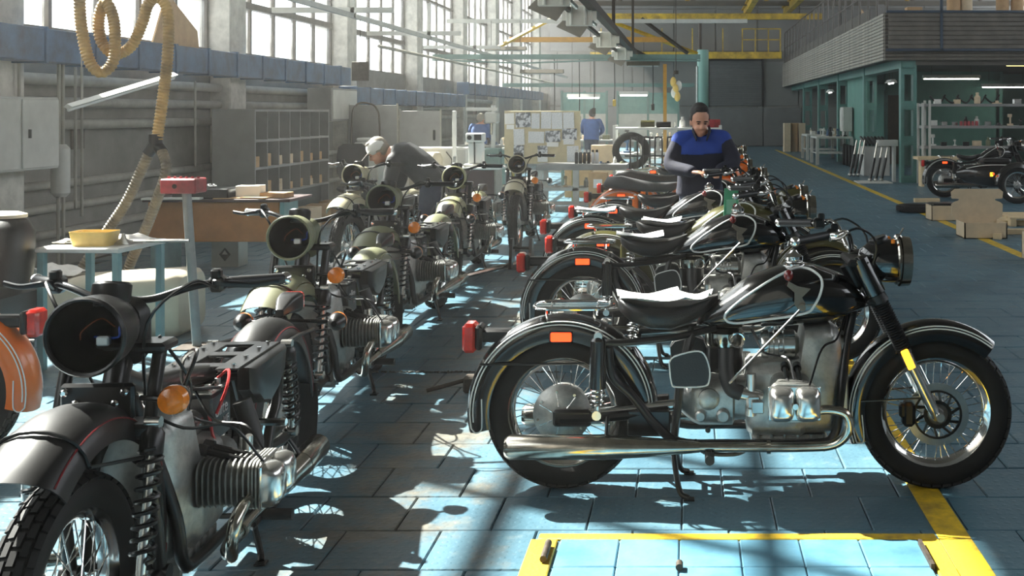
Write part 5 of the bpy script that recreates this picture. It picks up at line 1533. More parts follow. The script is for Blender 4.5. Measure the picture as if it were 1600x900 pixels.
# far benches in the middle
for i, (x0, x1, y, lab) in enumerate(((-5.2, -3.9, 24.5, 'far bench of the fair-haired worker'), (-3.6, -1.4, 29.3, 'far bench under the lit tube lamp'), (-1.2, .2, 29.8, 'far bench behind the ochre post'), (-3.9, -2.6, 22.8, 'bench close behind the pinboard'), (-5.6, -4.4, 33, 'bench at the end of the window wall'))):
    table('work_bench', 'grey ' + lab, x0, x1, y, y + .7, .85, lgrey, tealb, 0, .06, .05, shelf=(.35,))
    junk((x0 + x1) / 2, y + .3, .85, x1 - x0 - .2, .4, 14, 'on the grey ' + lab, 'on the ' + lab, 30 + i, 1.7)
for i, (px0, px1, y) in enumerate(((878, 948, 30.6), (965, 1060, 31.0))):
    x0, x1 = (px0 - 1075) * y / FPX, (px1 - 1075) * y / FPX
    s_ = thing('glazed_screen', ('teal glazed screen behind the far bench', 'teal glazed screen behind the bench by the ochre post')[i], 'screen', (0, y, 0))
    mk('lower_panel', lgrey, s_, lambda q: q.b2((x0, 0, .9), (x1, .04, 1.55))); mk('pane', mat('teal glass', srgb(120, 156, 150), .25, var=.1), s_, lambda q: q.b2((x0, .01, 1.55), (x1, .03, 2.15)))
    for x in (x0, (x0 + x1) / 2, x1): mk('upright', tealb, s_, lambda q: q.b2((x - .03, -.01, 0), (x + .03, .05, 2.2)))
hg = thing('glove_bundle', 'bundle of white and yellow gloves hanging from a hook behind the man', 'gloves', at(1056, 120, 21))
mk('hook', iron, hg, lambda q: q.tube([(0, 0, .05), (0, 0, .12)], .05, 8)); mk('rope', iron, hg, lambda q: q.tube([(0, 0, .1), (0, 0, 3)], .008, 5))
for i in range(5): mk('glove', whitem if i % 2 else ylw, hg, lambda q: q.ball((R.uniform(-.06, .06), R.uniform(-.05, .05), -.1 - .07 * i), (.06, .03, .1), 8, 6))
sd_ = thing('labelled_carton', 'cardboard box with a white label under the white rack edge', 'box', (-1.45, 17.6, 0))
mk('body', card, sd_, lambda q: q.b2((-.15, -.12, 0), (.15, .12, .62), .006)); mk('label', paper, sd_, lambda q: q.b2((-.07, -.123, .38), (.07, -.12, .52)))

# drill press, stools, hanging cables and control pendants among the far benches
dp = thing('drill_press', 'pale drill press beside the fair-haired worker', 'machine', (-4.35, 24.2, 0))
mk('base', tealb, dp, lambda q: q.b2((-.2, -.25, 0), (.2, .25, .8), .02)); mk('column', whitem, dp, lambda q: q.cyl((0, .1, .8), (0, .1, 1.75), .05, 12)); mk('head', lgrey, dp, lambda q: q.b2((-.13, -.25, 1.35), (.13, .2, 1.6), .03)); mk('spindle', chrome, dp, lambda q: q.cyl((0, -.15, 1.1), (0, -.15, 1.35), .03, 10)); mk('arm', whitem, dp, lambda q: q.b2((-.6, .05, 1.62), (.1, .15, 1.7), .01))
for i, (px, y, z0, lab) in enumerate(((648, 26.42, 1.9, 'at the end of the teal beam by the windows'), (742, 26.42, 1.7, 'over the drill press'), (866, 26.42, 1.6, 'beside the pinboard'), (905, 26.42, 1.5, 'at the edge of the pinboard'), (928, 26.42, 1.7, 'next to the lit lamp'), (960, 26.42, 1.9, 'above the white rack end'), (1020, 26.42, 1.8, 'by the ochre post'))):
    x = (px - 1075) * y / FPX
    t = thing('control_pendant', 'dark pendant switch on a cable ' + lab, 'pendant', (x, y, 0))
    mk('cable', blackm, t, lambda q: q.tube([(0, 0, z0), (.01, 0, z0 + .3), (0, 0, 2.9)], .012, 6)); mk('switch_box', (blackm, iron, ysteel)[i % 3], t, lambda q: q.b2((-.04, -.03, z0 - .16), (.04, .03, z0), .008))
for i, (px, y, lab) in enumerate(((665, 23, 'olive jerrican-shaped crate by the windows'), (690, 22, 'wooden crate beside the white post'), (905, 20.6, 'tan crate right behind the pinboard'), (945, 21.5, 'tan crate stacked left of the white rack'))):
    carton(lab, ((px - 1075) * y / FPX, y, 0), (.5, .45, (.9, .7, .8, .95)[i]), (olive, wood, card, card2)[i])
# ---------------------------------------------------------------- things on the motorcycles
def sheet_on(c, w, d, label, rz=0, m=paper, name='paper_sheet', sag=.015):
    q = MB(); n = 8
    g = [V((i / n - .5) * w, (j / n - .5) * d, sag * (2 * (i / n - .5)) ** 2 + .008 * math.sin(j * 1.1 + i * .7)) for i in range(n + 1) for j in range(n + 1)]
    f = lambda i, j: i * (n + 1) + j
    fs = [(f(i, j), f(i + 1, j), f(i + 1, j + 1), f(i, j + 1)) for i in range(n) for j in range(n)]
    T = len(g)
    q.add(g + [p - V(0, 0, .003) for p in g], fs + [tuple(T + k for k in reversed(x)) for x in fs])
    o = tag(q.build(name, m), label, 'paper'); o.location = c; o.rotation_euler[2] = rz
    return o
sheet_on((-.533 + .37, 4.62, .817), .27, .21, 'white paper sheet on the seat of the motorcycle by the hatch', .15)
sheet_on((-.533 + .545, 4.63, .818), .17, .13, 'smaller white paper at the seat nose of the motorcycle by the hatch', -.2)
sheet_on((-.666 + .36, 6.93, .815), .3, .2, 'white paper sheet on the seat of the second motorcycle from the hatch', .05)
sheet_on((-.61 + .42, 7.88, .815), .28, .2, 'white paper sheet on the seat of the dark olive motorcycle', -.05)
sheet_on((-.81 + .04, 9.08, .786), .33, .2, 'white paper sheet on the luggage rack of the motorcycle before the man', .0)
gf = thing('green_folder', 'green plastic folder hanging over the tank of the dark olive motorcycle', 'folder', (.3, 7.72, .80), .15)
grn = mat('green plastic film', srgb(96, 176, 136), .35, var=.15, vscale=9)
mk('cover', grn, gf, lambda q: q.add([(-.05, 0, 0), (.055, 0, .0), (.055, -.015, .26), (-.045, -.015, .26), (-.05, .006, 0), (.055, .006, 0), (.055, -.009, .26), (-.045, -.009, .26)], [(0, 1, 2, 3), (7, 6, 5, 4), (0, 4, 5, 1), (1, 5, 6, 2), (2, 6, 7, 3), (3, 7, 4, 0)]))
mk('label', mat('pale green label', srgb(140, 200, 170), .4), gf, lambda q: q.box((.005, -.012, .13), (.07, .004, .1)))
# low wheel chocks and trestle in the aisle
ck = thing('wheel_ramp', 'black steel wheel ramp with two pointed cheeks in the aisle', 'ramp', onfloor(815, 418))
for x in (-.1, .1): mk('cheek', blackm, ck, lambda q: q.prism([(-.14, 0), (.14, 0), (.05, .3), (-.05, .3)], .03, (x, 0, 0), (0, 1, 0), (0, 0, 1)))
mk('crossbar', blackm, ck, lambda q: q.tube([(-.1, 0, .2), (.1, 0, .2)], .015, 8))
one('long_bar', 'long steel bar lying from the ramp into the left row', 'bar', steelp, lambda q: q.tube([tuple(onfloor(690, 440, .03)), tuple(onfloor(805, 412, .03))], .025, 8))
fj = thing('floor_jack', 'rusty floor tool with a long handle beside the rear wheel by the hatch', 'tool', onfloor(725, 612))
mk('handle', iron, fj, lambda q: q.tube([(-.2, -.06, .02), (0, .02, .06)], .012, 8)); mk('body', iron, fj, lambda q: q.b2((0, -.04, 0), (.12, .06, .09), .01))
# ---------------------------------------------------------------- right-hand side under the mezzanine
sc_ = thing('sidecar', 'black sidecar with white pinstripe attached beside the motorcycle across the lane', 'sidecar', (5.55, 19.5, 0))
mk('hull', black, sc_, lambda q: q.loft([[V(x, p[0], z + p[1]) for p in rrect(w, h, min(w, h) * .35)] for x, w, h, z in ((-.75, .1, .08, .5), (-.6, .42, .3, .5), (-.2, .6, .42, .48), (.3, .62, .44, .47), (.8, .5, .4, .46), (1.2, .3, .26, .45), (1.35, .08, .08, .44))]))
mk('pinstripe', stripe, sc_, lambda q: q.tube(bez([(-.62, -.22, .6), (-.3, -.3, .66), (.2, -.318, .66), (.8, -.26, .62)], 5), .008, 5))
mk('seat', leather, sc_, lambda q: q.box((-.05, 0, .72), (.5, .4, .1), .04))
wheel(sc_, 'sidecar_wheel', 0, 'plain').location = (.2, -.5, 0)
fender(sc_, 'sidecar_fender', .2, WR, [(0, .4), (.05, .39), (.08, .37), (.09, .31)], 0, 180, black).location = (0, -.5, 0)
mk('glow_reflector', refla, sc_, lambda q: q.box((-.2, -.33, .5), (.05, .02, .07), .004)); mk('red_reflector', reflr, sc_, lambda q: q.box((-.22, -.5, .52), (.02, .08, .03)))  # sidecar reflectors, unlit parts with the same added glow
for x in (-.2, .5): mk('strut', blackm, sc_, lambda q: q.tube([(x, .25, .4), (x, .6, .35)], .02, 8))
mk('axle', blackm, sc_, lambda q: q.tube([(.2, -.5, WR), (.2, -.1, .36)], .02, 8))
# open carton, cartons, timber
oc_ = thing('open_carton', 'open cardboard carton with its lid standing up, beside the yellow lane line', 'box', (3.76, 13.95, 0))
q = MB()
for (lo, hi) in (((-.27, -.22, 0), (.27, .22, .012)), ((-.27, -.22, 0), (.27, -.205, .2)), ((-.27, .205, 0), (.27, .22, .2)), ((-.27, -.22, 0), (-.255, .22, .2)), ((.255, -.22, 0), (.27, .22, .2))): q.b2(lo, hi)
q.build('body', card2, oc_)
mk('lid', card2, oc_, lambda q: q.prism([(-.24, .19), (.24, .19), (.33, .24), (.335, .4), (.3, .43), (.24, .45), (.235, .47), (.33, .475), (.34, .56), (.29, .6), (-.29, .6), (-.34, .56), (-.33, .475), (-.235, .47), (-.24, .45), (-.3, .43), (-.335, .4), (-.33, .24)], .012, (0, .21, 0)))
def box_open(label, c, d, m, rz=0, filler=None):
    t = thing('carton', label, 'box', c, rz); w, e, h = d
    q = MB()
    for (lo, hi) in (((-w / 2, -e / 2, 0), (w / 2, e / 2, .01)), ((-w / 2, -e / 2, 0), (w / 2, -e / 2 + .012, h)), ((-w / 2, e / 2 - .012, 0), (w / 2, e / 2, h)), ((-w / 2, -e / 2, 0), (-w / 2 + .012, e / 2, h)), ((w / 2 - .012, -e / 2, 0), (w / 2, e / 2, h))): q.b2(lo, hi)
    q.build('body', m, t)
    if filler: mk('contents', filler, t, lambda q: q.b2((-w / 2 + .02, -e / 2 + .02, .02), (w / 2 - .02, e / 2 - .02, h + .03), .02))
    return t
box_open('low cardboard carton with black parts inside, behind the open-lidded carton', tuple(onfloor(1472, 343)), (.4, .4, .22), card2, 0, blackm)
box_open('tall pale cardboard carton with black parts, at the lane line by the timber pallet', (3.85, 11.7, 0), (.4, .4, .3), card2, 0, blackm)
for i, (px, py, L, rz, lab) in enumerate(((1575, 366, .5, .1, 'pale timber block on the floor behind the tall carton'), (1590, 352, .6, -.2, 'pale timber plank angled behind the open-lidded carton'), (1560, 372, .35, 1.2, 'short pale timber piece pointing at the lane line'), (1448, 316, .45, .05, 'thin timber batten lying beside the flat tyre'), (1585, 340, .8, .0, 'long pale timber pallet board by the sidecar'))):
    p = onfloor(px, py)
    one('timber', lab, 'timber', wood, lambda q: q.box((p.x, p.y, .035), (L, .1, .07), .004, Matrix.Rotation(rz, 3, 'Z')))
pl = thing('pallet', 'pale timber pallet next to the sidecar', 'pallet', (5.0, 15.6, 0))
for k in range(5): mk('board', wood, pl, lambda q: q.b2((-.5, -.4 + k * .18, .1), (.5, -.27 + k * .18, .125), .003))
for x in (-.45, 0, .45): mk('bearer', wood, pl, lambda q: q.b2((x - .04, -.4, 0), (x + .04, .45, .1), .003))
tyre('black tyre lying flat on the floor by the low carton', tuple(onfloor(1432, 325, .06)), PI / 2, 0)
for i in range(4): tyre('black tyre leaning in the row against the teal partition', (4.72, 31.0 + i * .62, .32), 0, PI / 2 - .12, 'tyres along the partition')
one('white_slab', 'white sheet lying flat on the floor by the leaning forks', 'sheet', whitem, lambda q: q.box((4.2, 24.7, .012), (.75, .8, .02), .003))
# fork legs leaning in rows
for i in range(6):
    x = 4.15 + i * .13 if i < 3 else 4.0 + (i - 3) * .1
    yb = 24.85 if i < 3 else 26.9
    t = thing('fork_tube', 'black front fork tube leaning by the teal column' if i < 3 else 'black fork tube leaning on the white bin', 'fork tube', (x, yb, 0), 0, 'fork tubes by the column' if i < 3 else 'fork tubes on the bin')
    mk('outer_tube', blackm, t, lambda q: q.tube([(0, 0, .01), (.12, .06, .55)], .035, 10)); mk('inner_tube', steelp, t, lambda q: q.tube([(.12, .06, .55), (.19, .1, .9)], .022, 10)); mk('axle_clamp', alu, t, lambda q: q.ball((.0, 0, .05), .05, 8, 6))
wb = thing('steel_bin', 'white steel bin heaped with black fork parts beside the teal column', 'bin', (4.75, 27.6, 0))
mk('body', lgrey, wb, lambda q: q.b2((-.35, -.4, 0), (.3, .4, .72), .01))
for k in range(7): mk('fork_part', blackm, wb, lambda q: q.tube([(-.3 + k * .09, -.42, .78), (-.32 + k * .09, .3, .95)], .035, 8))
rk = thing('tool_rack', 'white bench shelf fixed at the teal column above the leaning forks', 'shelf', (4.6, 25.0, 0))
mk('top', lgrey, rk, lambda q: q.b2((-.25, -.15, .82), (.2, .15, .96), .006)); mk('bracket', lgrey, rk, lambda q: q.b2((.1, -.1, 0), (.16, .1, .82)))
# machine tables by the far columns
for i, (x, y, lab) in enumerate(((4.55, 36.2, 'grey machine table with presses under the far mezzanine'), (4.5, 33.0, 'white machine frame beside the tyres'))):
    t = table('machine_table', lab, x - .6, x + .5, y, y + 1.6, .85, lgrey, lgrey, 0, .09, .06, shelf=(.35,))
    junk(x, y + .8, .85, .9, 1.2, 8, 'on the ' + lab, 'on the ' + lab, 60 + i, 2.2)
one('machine_cabinet', 'tall pale machine cabinet under the far mezzanine', 'cabinet', lgrey, lambda q: (q.b2((4.75, 33.4, 1.0), (5.05, 34.0, 1.75), .02), q.b2((4.8, 33.5, .85), (4.95, 33.9, 1.0)), q.b2((4.735, 33.45, 1.1), (4.75, 33.95, 1.68))))
for i, (x, y) in enumerate(((4.0, 44.0), (4.3, 44.2), (4.6, 44.1))):
    carton('tall cardboard crate standing by the end of the lane line', (x, y, 0), (.26, .5, 1.15), (card2, card, card2)[i], 0, 'crates at the end of the lane line')
# steel shelving
sh = thing('shelving_unit', 'wide grey steel shelving with four shelves under the mezzanine front', 'shelving', (6.4, 24.1, 0))
for z in (.3, .85, 1.3, 1.78): mk('shelf', greym, sh, lambda q: q.b2((-1.25, -.25, z - .06), (1.25, .25, z), .004))
for x in (-1.25, -1.1, 1.22):
    for y in (-.24, .24): mk('upright', lgrey, sh, lambda q: q.b2((x - .025, y - .02, 0), (x + .025, y + .02, 1.86 if x > -1.2 else 1.8)))
for i, z in enumerate((.3, .85, 1.3, 1.78)): junk(6.4, 24.1, z, 2.2, .3, (5, 9, 9, 5)[i], 'on the %s shelf of the grey shelving' % ('bottom', 'second', 'third', 'top')[i], 'on shelf %s of the shelving' % ('one', 'two', 'three', 'four')[i], 70 + i, 1.3)
for i in range(5): one('red_canister', 'small red can in the row on the grey shelving', 'can', redb, lambda q: q.lathe([(.035, 1.3), (.035, 1.38), (.02, 1.4)], (6.0 + i * .085, 23.9, 0), (0, 0, 1), 10), 'red cans on the shelving')
for i in range(5): one('bent_handlebar', 'black handlebar tube stacked on top of the grey shelving', 'handlebar', blackm, lambda q: q.tube(bez([(5.35 + i * .3, 24.1, 1.95), (5.5 + i * .3, 24.1, 1.82), (5.6 + i * .3, 24.1, 1.82), (5.7 + i * .3, 24.1, 1.98)], 4), .02, 6), 'handlebars on the shelving')
one('work_table_plank', 'dark plank bench beside the motorcycle tail under the mezzanine', 'bench', wood, lambda q: (q.b2((4.9, 23.2, .58), (5.9, 23.7, .64)), q.b2((5.0, 23.3, 0), (5.06, 23.6, .58)), q.b2((5.7, 23.3, 0), (5.76, 23.6, .58))))
fluor('lit tube lamp under the mezzanine above the grey shelving', (6.9, 28.5, 2.5), 1.5, True, drop=.3)
fluor('lit tube lamp farther back under the mezzanine', (9.2, 31.5, 2.35), 1.4, True, drop=.45)
fluor('lit tube lamp above the dark brown door', (5.45, 29.2, 2.4), .7, True, 'y', drop=.4)
fluor('lit tube lamp over the far machine table', (4.9, 37.5, 2.3), .7, True, 'y', drop=.5)
one('yellow_lamp', 'small glowing yellow lamp under the mezzanine slab', 'lamp', lampyel, lambda q: (q.box((6.8, 26.5, 2.775), (.36, .06, .07), .01)))
one('yellow_lamp', 'glowing yellow lamp strip at the far right under the mezzanine slab', 'lamp', lampyel, lambda q: (q.box((8.3, 27.5, 2.785), (.5, .06, .05), .01)))
# storage on the mezzanine deck
for i, (x, z, r, h, m) in enumerate(((6.25, MZ0 + .3, .16, 1.7, card), (6.55, MZ0 + .3, .14, 1.75, card2), (7.4, MZ0 + .3, .15, 1.6, card), (7.75, MZ0 + .3, .15, 1.7, card))):
    one('paper_drum', 'tall brown cardboard drum standing on the mezzanine deck', 'drum', m, lambda q: (q.lathe([(r, 0), (r, h), (r * .95, h + .02)], (x, 25.6, z), (0, 0, 1), 20), q.lathe([(r * 1.03, h * .8), (r * 1.03, h * .83)], (x, 25.6, z), (0, 0, 1), 20)), 'drums on the mezzanine')
carton('cardboard carton on the mezzanine deck behind the railing', (5.2, 25.1, MZ0 + .3), (.35, .3, .95), card)
one('cardboard_sheet', 'tan cardboard sheet leaning on the mezzanine railing', 'cardboard', card, lambda q: q.box((4.6, 28.6, MZ1 + .15), (.02, .6, .5), 0, Matrix.Rotation(.3, 3, 'X')))
for i in range(4):
    y = 30 + i * 3.2
    t = thing('deck_machine', '%s dark machine along the mezzanine railing' % ('nearest-to-corner', 'second', 'third', 'last')[i], 'machine', (5.3, y, MZ0 + .3), 0, None)
    mk('base', blackm, t, lambda q: q.b2((-.3, -.4, 0), (.3, .4, .9), .02)); mk('column', greym, t, lambda q: q.b2((-.1, -.1, .9), (.1, .1, 1.5), .01)); mk('wheel', chrome, t, lambda q: q.ring([(.16, -.01), (.19, -.01), (.19, .01), (.16, .01)], (-.35, 0, 1.1), (1, 0, 0), 18))
# ---------------------------------------------------------------- people
skinm = mat('skin', srgb(204, 150, 124), 0.55, var=0.12, vscale=20)
navy = mat('navy work jacket', srgb(24, 26, 44), 0.85, var=0.2, vscale=12, bump=.3, bscale=30)
royal = mat('royal blue yoke', srgb(34, 66, 150), 0.8, var=0.12, vscale=12)
greyj = mat('dark grey quilted jacket', srgb(44, 46, 48), 0.7, var=0.25, vscale=14, bump=.3, bscale=30)
denim = mat('grey blue trousers', srgb(64, 70, 86), 0.9, var=0.2, vscale=12)
hairm = mat('dark greying hair', srgb(40, 36, 34), 0.7, var=0.3, vscale=40, bump=.5, bscale=90)
hairg = mat('light grey hair', srgb(150, 142, 128), 0.7, var=0.2, vscale=40)
capm = mat('white cotton cap', srgb(228, 226, 220), 0.8, var=0.06, vscale=9)
shoe = mat('black shoes', (.015, .014, .013), .5, var=.2)
def fuse(name, q, m, parent, voxel=.012, it=4):
    """one continuous surface out of overlapping volumes"""
    o = q.build(name, m, parent)
    r = o.modifiers.new('r', 'REMESH'); r.mode = 'VOXEL'; r.voxel_size = voxel
    s = o.modifiers.new('s', 'SMOOTH'); s.iterations = it; s.factor = .5
    dg = bpy.context.evaluated_depsgraph_get()
    me = bpy.data.meshes.new_from_object(o.evaluated_get(dg))
    o.modifiers.clear()
    o.data = me
    me.polygons.foreach_set('use_smooth', [True] * len(me.polygons))
    if not me.materials: me.materials.append(m)
    return o
def limb(q, pts, rs, n=12):
    """tapered limb with round joints"""
    P = bez([Vector(p) for p in pts], 5)
    N = len(P) - 1
    rr = [interp([(i / (len(rs) - 1), r) for i, r in enumerate(rs)], k / N) for k in range(N + 1)]
    q.tube(P, rr, n)
    for p, r in ((P[0], rr[0]), (P[-1], rr[-1])): q.ball(p, r, n, 7)
def hand(q, w, d, up, s=1.0, curl=.7):
    """palm and five bent fingers; d = pointing direction, up = back of the hand"""
    d = Vector(d).normalized(); up = Vector(up); up = (up - d * up.dot(d)).normalized()
    side = d.cross(up)
    M = Matrix((d, side, up)).transposed()
    q.box(Vector(w) + d * .045 * s, (.09 * s, .08 * s, .03 * s), .012 * s, M)
    for k, L in enumerate((.065, .078, .072, .055)):
        b = Vector(w) + d * .085 * s + side * (-.03 + .02 * k) * s
        m1 = b + d * L * .5 * s - up * .01 * curl * s
        e = m1 + d * L * .35 * s - up * L * .5 * curl * s
        q.tube([b, m1, e], [.009 * s, .0088 * s, .0075 * s], 7); q.ball(e, .0078 * s, 7, 5)
    b = Vector(w) + d * .03 * s - side * .035 * s
    m1 = b + d * .03 * s - side * .025 * s - up * .012 * s
    e = m1 + d * .03 * s - up * .02 * s
    q.tube([b, m1, e], [.011 * s, .01 * s, .008 * s], 7); q.ball(e, .0085 * s, 7, 5)
def head(q, c, f, s=1.0):
    """head volumes: c centre of the skull, f facing direction (bowed if it points down)"""
    f = Vector(f).normalized()
    sd = f.cross(V(0, 0, 1)).normalized()
    up = sd.cross(f)
    M = Matrix((f, sd, up)).transposed()
    P = lambda a, b, c_: Vector(c) + (f * a + sd * b + up * c_) * s
    q.ball(P(-.01, 0, .03), (.098 * s, .078 * s, .1 * s), 18, 12, M)         # skull
    q.ball(P(.02, 0, -.045), (.075 * s, .063 * s, .085 * s), 16, 10, M)       # face, jaw
    q.ball(P(.06, 0, -.105), (.03 * s, .034 * s, .026 * s), 10, 8, M)         # chin
    q.tube([P(.085, 0, .015), P(.112, 0, -.035)], [.011 * s, .017 * s], 8)    # nose
    for b in (-1, 1):
        q.ball(P(.0, b * .078, -.02), (.02 * s, .01 * s, .034 * s), 8, 6, M)  # ears
        q.ball(P(.072, b * .035, -.045), (.02 * s, .022 * s, .02 * s), 8, 6, M)
        q.ball(P(.083, b * .03, .022), (.014 * s, .026 * s, .008 * s), 8, 6, M)
    q.ball(P(.088, 0, -.072), (.012 * s, .026 * s, .006 * s), 8, 6, M); q.ball(P(.086, 0, -.085), (.012 * s, .023 * s, .006 * s), 8, 6, M)
    return P, M
def face_bits(o, P, M, s):
    for b in (-1, 1):
        mk('eye', mat('dark eye', (.02, .015, .012), .2), o, lambda q: q.ball(P(.086, b * .03, .003), (.006 * s, .013 * s, .005 * s), 8, 6, M))
        mk('eyebrow', hairm, o, lambda q: q.ball(P(.092, b * .032, .026), (.006 * s, .022 * s, .005 * s), 8, 6, M))
def person(label, base, J, hd, facing, s, jm, tm, pose_hands, yoke=None, hair=None, cap=None, hs=1.0):
    """J: joints relative to base; body is one skin mesh, clothes and hair are its children"""
    q = MB()
    P, M = head(q, hd, facing, hs)
    limb(q, [J['neck'], Vector(J['neck']).lerp(Vector(hd), .5), Vector(hd) - Vector((0, 0, .03))], [.055 * s, .05 * s, .05 * s])
    limb(q, [J['neck'], J['chest'], J['waist'], J['hip']], [.07 * s, .125 * s, .12 * s, .12 * s], 14)
    for S in 'LR':
        limb(q, [J['sh' + S], J['el' + S], J['wr' + S]], [.048 * s, .036 * s, .026 * s])
        limb(q, [J['neck'], J['sh' + S]], [.05 * s, .05 * s])
        limb(q, [J['hp' + S], J['kn' + S], J['an' + S]], [.075 * s, .052 * s, .036 * s])
        d, u = pose_hands[S]
        hand(q, J['wr' + S], d, u, hs)
    body = fuse('person', q, skinm, None, .0095 * hs, 3)
    tag(body, label, 'person'); body.location = base
    face_bits(body, P, M, hs)
    q = MB()
    sp = Vector(J['shL']) - Vector(J['shR'])
    torso(q, J, s, 0, 1)
    limb(q, [J['shR'], Vector(J['shR']).lerp(Vector(J['shL']), .5), J['shL']], [.07 * s, .07 * s, .07 * s], 12)
    for S in 'LR':
        limb(q, [J['sh' + S], J['el' + S], Vector(J['el' + S]).lerp(Vector(J['wr' + S]), .95)], [.08 * s, .07 * s, .055 * s], 14)
    jk = fuse('jacket', q, jm, body, .014, 4)
    q = MB()
    for S in 'LR': limb(q, [J['hp' + S], J['kn' + S], Vector(J['kn' + S]).lerp(Vector(J['an' + S]), .97)], [.105 * s, .08 * s, .065 * s], 14)
    limb(q, [J['hpL'], J['hpR']], [.115 * s, .115 * s]); limb(q, [J['hip'], (Vector(J['hpL']) + Vector(J['hpR'])) / 2], [.12 * s, .12 * s])
    fuse('trousers', q, tm, body, .016, 4)
    for S in 'LR':
        a = Vector(J['an' + S])
        t = Vector(J.get('toe', (0, -1, 0)))
        mk('shoe', shoe, body, lambda q: q.loft([[a + t * (dx * s) + t.cross(V(0, 0, 1)) * (p[0] * w) + V(0, 0, .06 - a.z + p[1] * h - (.06 - .12 * h / .24)) for p in rrect(.1 * s, .12, .03)] for dx, w, h in ((-.08, .7, .9), (-.05, .95, 1), (.05, 1, .9), (.13, 1, .55), (.19, .7, .4))]))
    if hair:
        q = MB(); q.ball(P(-.03, 0, .05), (.098 * hs, .085 * hs, .1 * hs), 18, 12, M); q.ball(P(-.05, 0, .0), (.075 * hs, .084 * hs, .09 * hs), 16, 10, M); q.ball(P(.025, 0, .118), (.045 * hs, .06 * hs, .024 * hs), 12, 8, M)
        for b in (-1, 1): q.ball(P(-.005, b * .075, .02), (.03 * hs, .01 * hs, .05 * hs), 8, 6, M)
        fuse('hair', q, hair, body, .009, 2)
    if cap:
        q = MB(); q.ball(P(-.015, 0, .05), (.112 * hs, .092 * hs, .095 * hs), 18, 12, M); cp = fuse('cap', q, cap, body, .01, 2)
        mk('peak', cap, cp, lambda q: q.loft([[P(a, b, .055 - .25 * b * b / .09 * .09 - dz) for b in (-.075, -.04, 0, .04, .075)] + [P(a, b, .049 - .25 * b * b / .09 * .09 - dz) for b in (.075, .04, 0, -.04, -.075)] for a, dz in ((.06, 0), (.12, .012), (.18, .03))]))
    if yoke: yoke(body, J, s)
    return body, P, M
def torso(q, J, s, t0, t1, k=1.0, n=8):
    """boxy clothed trunk along the spine between fractions t0 (hem) and t1 (neck)"""
    sp = bez([Vector(J['hip']) - (Vector(J['waist']) - Vector(J['hip'])) * .5, J['hip'], J['waist'], J['chest'], J['neck']], 8)
    sd = (Vector(J['shL']) - Vector(J['shR'])).normalized()
    N = len(sp) - 1
    W = [(0, .42), (.3, .40), (.55, .41), (.74, .43), (.84, .42), (.92, .34), (1, .17)]
    D = [(0, .29), (.3, .27), (.55, .27), (.74, .26), (.84, .23), (.92, .19), (1, .15)]
    rings = []
    for i in range(n + 1):
        t = t0 + (t1 - t0) * i / n
        p = sp[min(N, int(round(t * N)))]
        a, b = sp[max(0, int(round(t * N)) - 2)], sp[min(N, int(round(t * N)) + 2)]
        tg = (b - a).normalized()
        fw = sd.cross(tg).normalized()
        w, d = interp(W, t) * s * k, interp(D, t) * s * k
        rings.append([p + sd * x + fw * y for x, y in rrect(w, d, min(w, d) * .42, 5)])
    q.loft(rings)
def yoke1(body, J, s):
    q = MB()
    torso(q, J, s, .76, .99, 1.035, 6)
    for S in 'LR':
        b = Vector(J['sh' + S]); limb(q, [Vector(J['neck']).lerp(b, .5), b, b.lerp(Vector(J['el' + S]), .12)], [.07 * s, .083 * s, .082 * s], 12)
    fuse('blue_yoke', q, royal, body, .014, 4)
    q = MB()
    n = Vector(J['neck'])
    for sg in (-1, 1): q.tube([n + V(sg * .07, .02, .055), n + V(sg * .075, -.05, .03), n + V(sg * .045, -.12, -.05)], [.02, .024, .012], 8, flat=(1.4, .5))
    q.build('collar', navy, body)
# man standing between the machines, head bowed over a handlebar
B = Vector((.12, 9.78, 0))
J = dict(neck=(.0, .0, 1.40), chest=(.0, .03, 1.24), waist=(-.01, .06, 1.06), hip=(-.02, .08, .93), shL=(.185, 0, 1.36), shR=(-.185, 0, 1.35), elL=(.285, -.06, 1.16), elR=(-.27, -.05, 1.13), wrL=(.16, -.25, 1.09), wrR=(-.08, -.25, 1.075), hpL=(.09, .08, .9), hpR=(-.1, .08, .9), knL=(.1, .03, .48), knR=(-.11, .04, .48), anL=(.11, .08, .08), anR=(-.12, .09, .08), toe=(0, -1, 0))
person('man in a navy work jacket with a bright blue yoke, head bowed over a handlebar', B, J, (-.015, -.04, 1.525), (.22, -1, -.42), 1.0, navy, denim, {'L': ((-.3, -.9, -.2), (0, 0, 1)), 'R': ((.75, -.6, -.05), (0, 0, 1))}, yoke=yoke1, hair=hairm, hs=1.05)
# man bending over the beige machine, white cap
B = Vector((-2.62, 11.0, 0))
J = dict(neck=(-.36, -.03, 1.19), chest=(-.26, -.02, 1.17), waist=(-.1, 0, 1.06), hip=(.02, 0, .93), shL=(-.3, .17, 1.14), shR=(-.3, -.19, 1.12), elL=(-.36, .2, .86), elR=(-.36, -.22, .84), wrL=(-.5, .08, .74), wrR=(-.5, -.12, .72), hpL=(.04, .1, .88), hpR=(.04, -.1, .88), knL=(-.02, .11, .47), knR=(-.0, -.11, .47), anL=(.05, .12, .08), anR=(.07, -.12, .08), toe=(-1, 0, 0))
person('man in a white cap and dark grey jacket bending over the beige motorcycle', B, J, (-.5, -.04, 1.2), (-1, -.25, -.75), 1.0, greyj, denim, {'L': ((-.8, -.2, -.5), (0, 0, 1)), 'R': ((-.8, .2, -.5), (0, 0, 1))}, cap=capm, hair=hairg, hs=1.0)
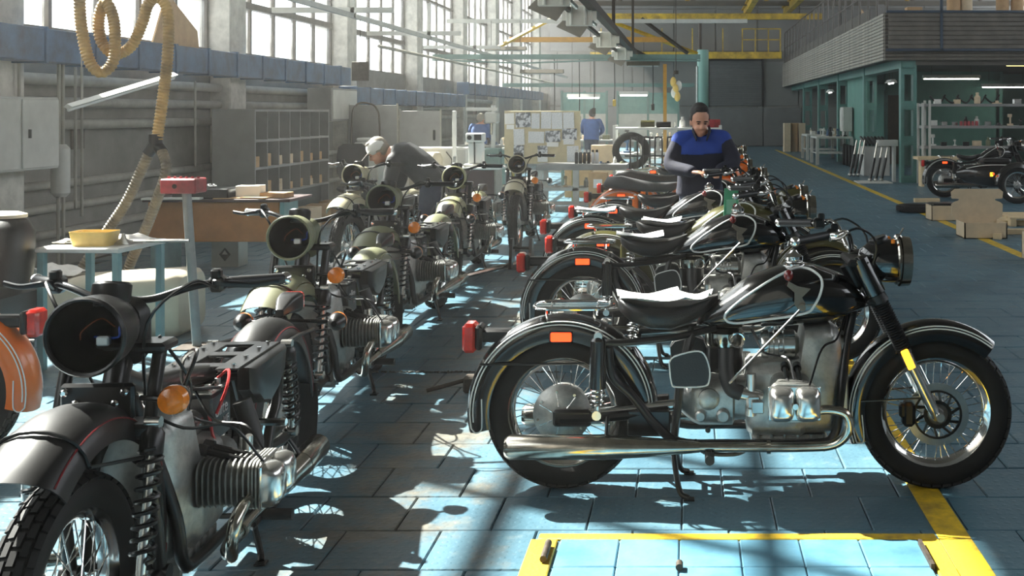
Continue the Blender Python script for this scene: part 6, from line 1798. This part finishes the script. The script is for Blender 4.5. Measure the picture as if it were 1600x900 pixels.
# fair-haired worker turned away at the far bench by the windows
B = Vector((-4.95, 25.9, 0))
J = dict(neck=(0, .06, 1.3), chest=(0, .03, 1.16), waist=(0, -.02, 1.0), hip=(0, -.05, .88), shL=(-.19, .06, 1.25), shR=(.19, .06, 1.25), elL=(-.26, .12, 1.0), elR=(.27, .1, 1.0), wrL=(-.16, .26, .93), wrR=(.17, .26, .93), hpL=(-.09, -.05, .85), hpR=(.09, -.05, .85), knL=(-.1, .0, .45), knR=(.1, .0, .45), anL=(-.1, -.03, .08), anR=(.11, -.04, .08), toe=(0, 1, 0))
bluej = mat('faded blue work jacket', srgb(62, 92, 146), .85, var=.15, vscale=10)
person('fair-haired worker in a faded blue jacket turned to the far bench by the windows', B, J, (0, .1, 1.42), (.5, 1, -.4), 1.0, bluej, denim, {'L': ((.2, 1, -.2), (0, 0, 1)), 'R': ((-.2, 1, -.2), (0, 0, 1))}, hair=hairg, hs=1.0)
# worker bent over the bench behind the pinboard
B = Vector((-2.55, 28.75, 0))
J = dict(neck=(0, .1, 1.4), chest=(0, .06, 1.26), waist=(0, 0, 1.06), hip=(0, -.03, .92), shL=(-.19, .09, 1.35), shR=(.19, .09, 1.35), elL=(-.26, .2, 1.12), elR=(.27, .2, 1.12), wrL=(-.14, .36, 1.0), wrR=(.15, .36, 1.0), hpL=(-.09, -.03, .88), hpR=(.09, -.03, .88), knL=(-.1, 0, .46), knR=(.1, 0, .46), anL=(-.1, -.03, .08), anR=(.11, -.03, .08), toe=(0, 1, 0))
person('dark-haired worker in a faded blue jacket bent over the bench behind the pinboard', B, J, (0, .16, 1.53), (-.3, 1, -.4), 1.0, bluej, denim, {'L': ((.2, 1, -.2), (0, 0, 1)), 'R': ((-.2, 1, -.2), (0, 0, 1))}, hair=hairm, hs=1.0)
# ---------------------------------------------------------------- sunlit dust in the air of the hall
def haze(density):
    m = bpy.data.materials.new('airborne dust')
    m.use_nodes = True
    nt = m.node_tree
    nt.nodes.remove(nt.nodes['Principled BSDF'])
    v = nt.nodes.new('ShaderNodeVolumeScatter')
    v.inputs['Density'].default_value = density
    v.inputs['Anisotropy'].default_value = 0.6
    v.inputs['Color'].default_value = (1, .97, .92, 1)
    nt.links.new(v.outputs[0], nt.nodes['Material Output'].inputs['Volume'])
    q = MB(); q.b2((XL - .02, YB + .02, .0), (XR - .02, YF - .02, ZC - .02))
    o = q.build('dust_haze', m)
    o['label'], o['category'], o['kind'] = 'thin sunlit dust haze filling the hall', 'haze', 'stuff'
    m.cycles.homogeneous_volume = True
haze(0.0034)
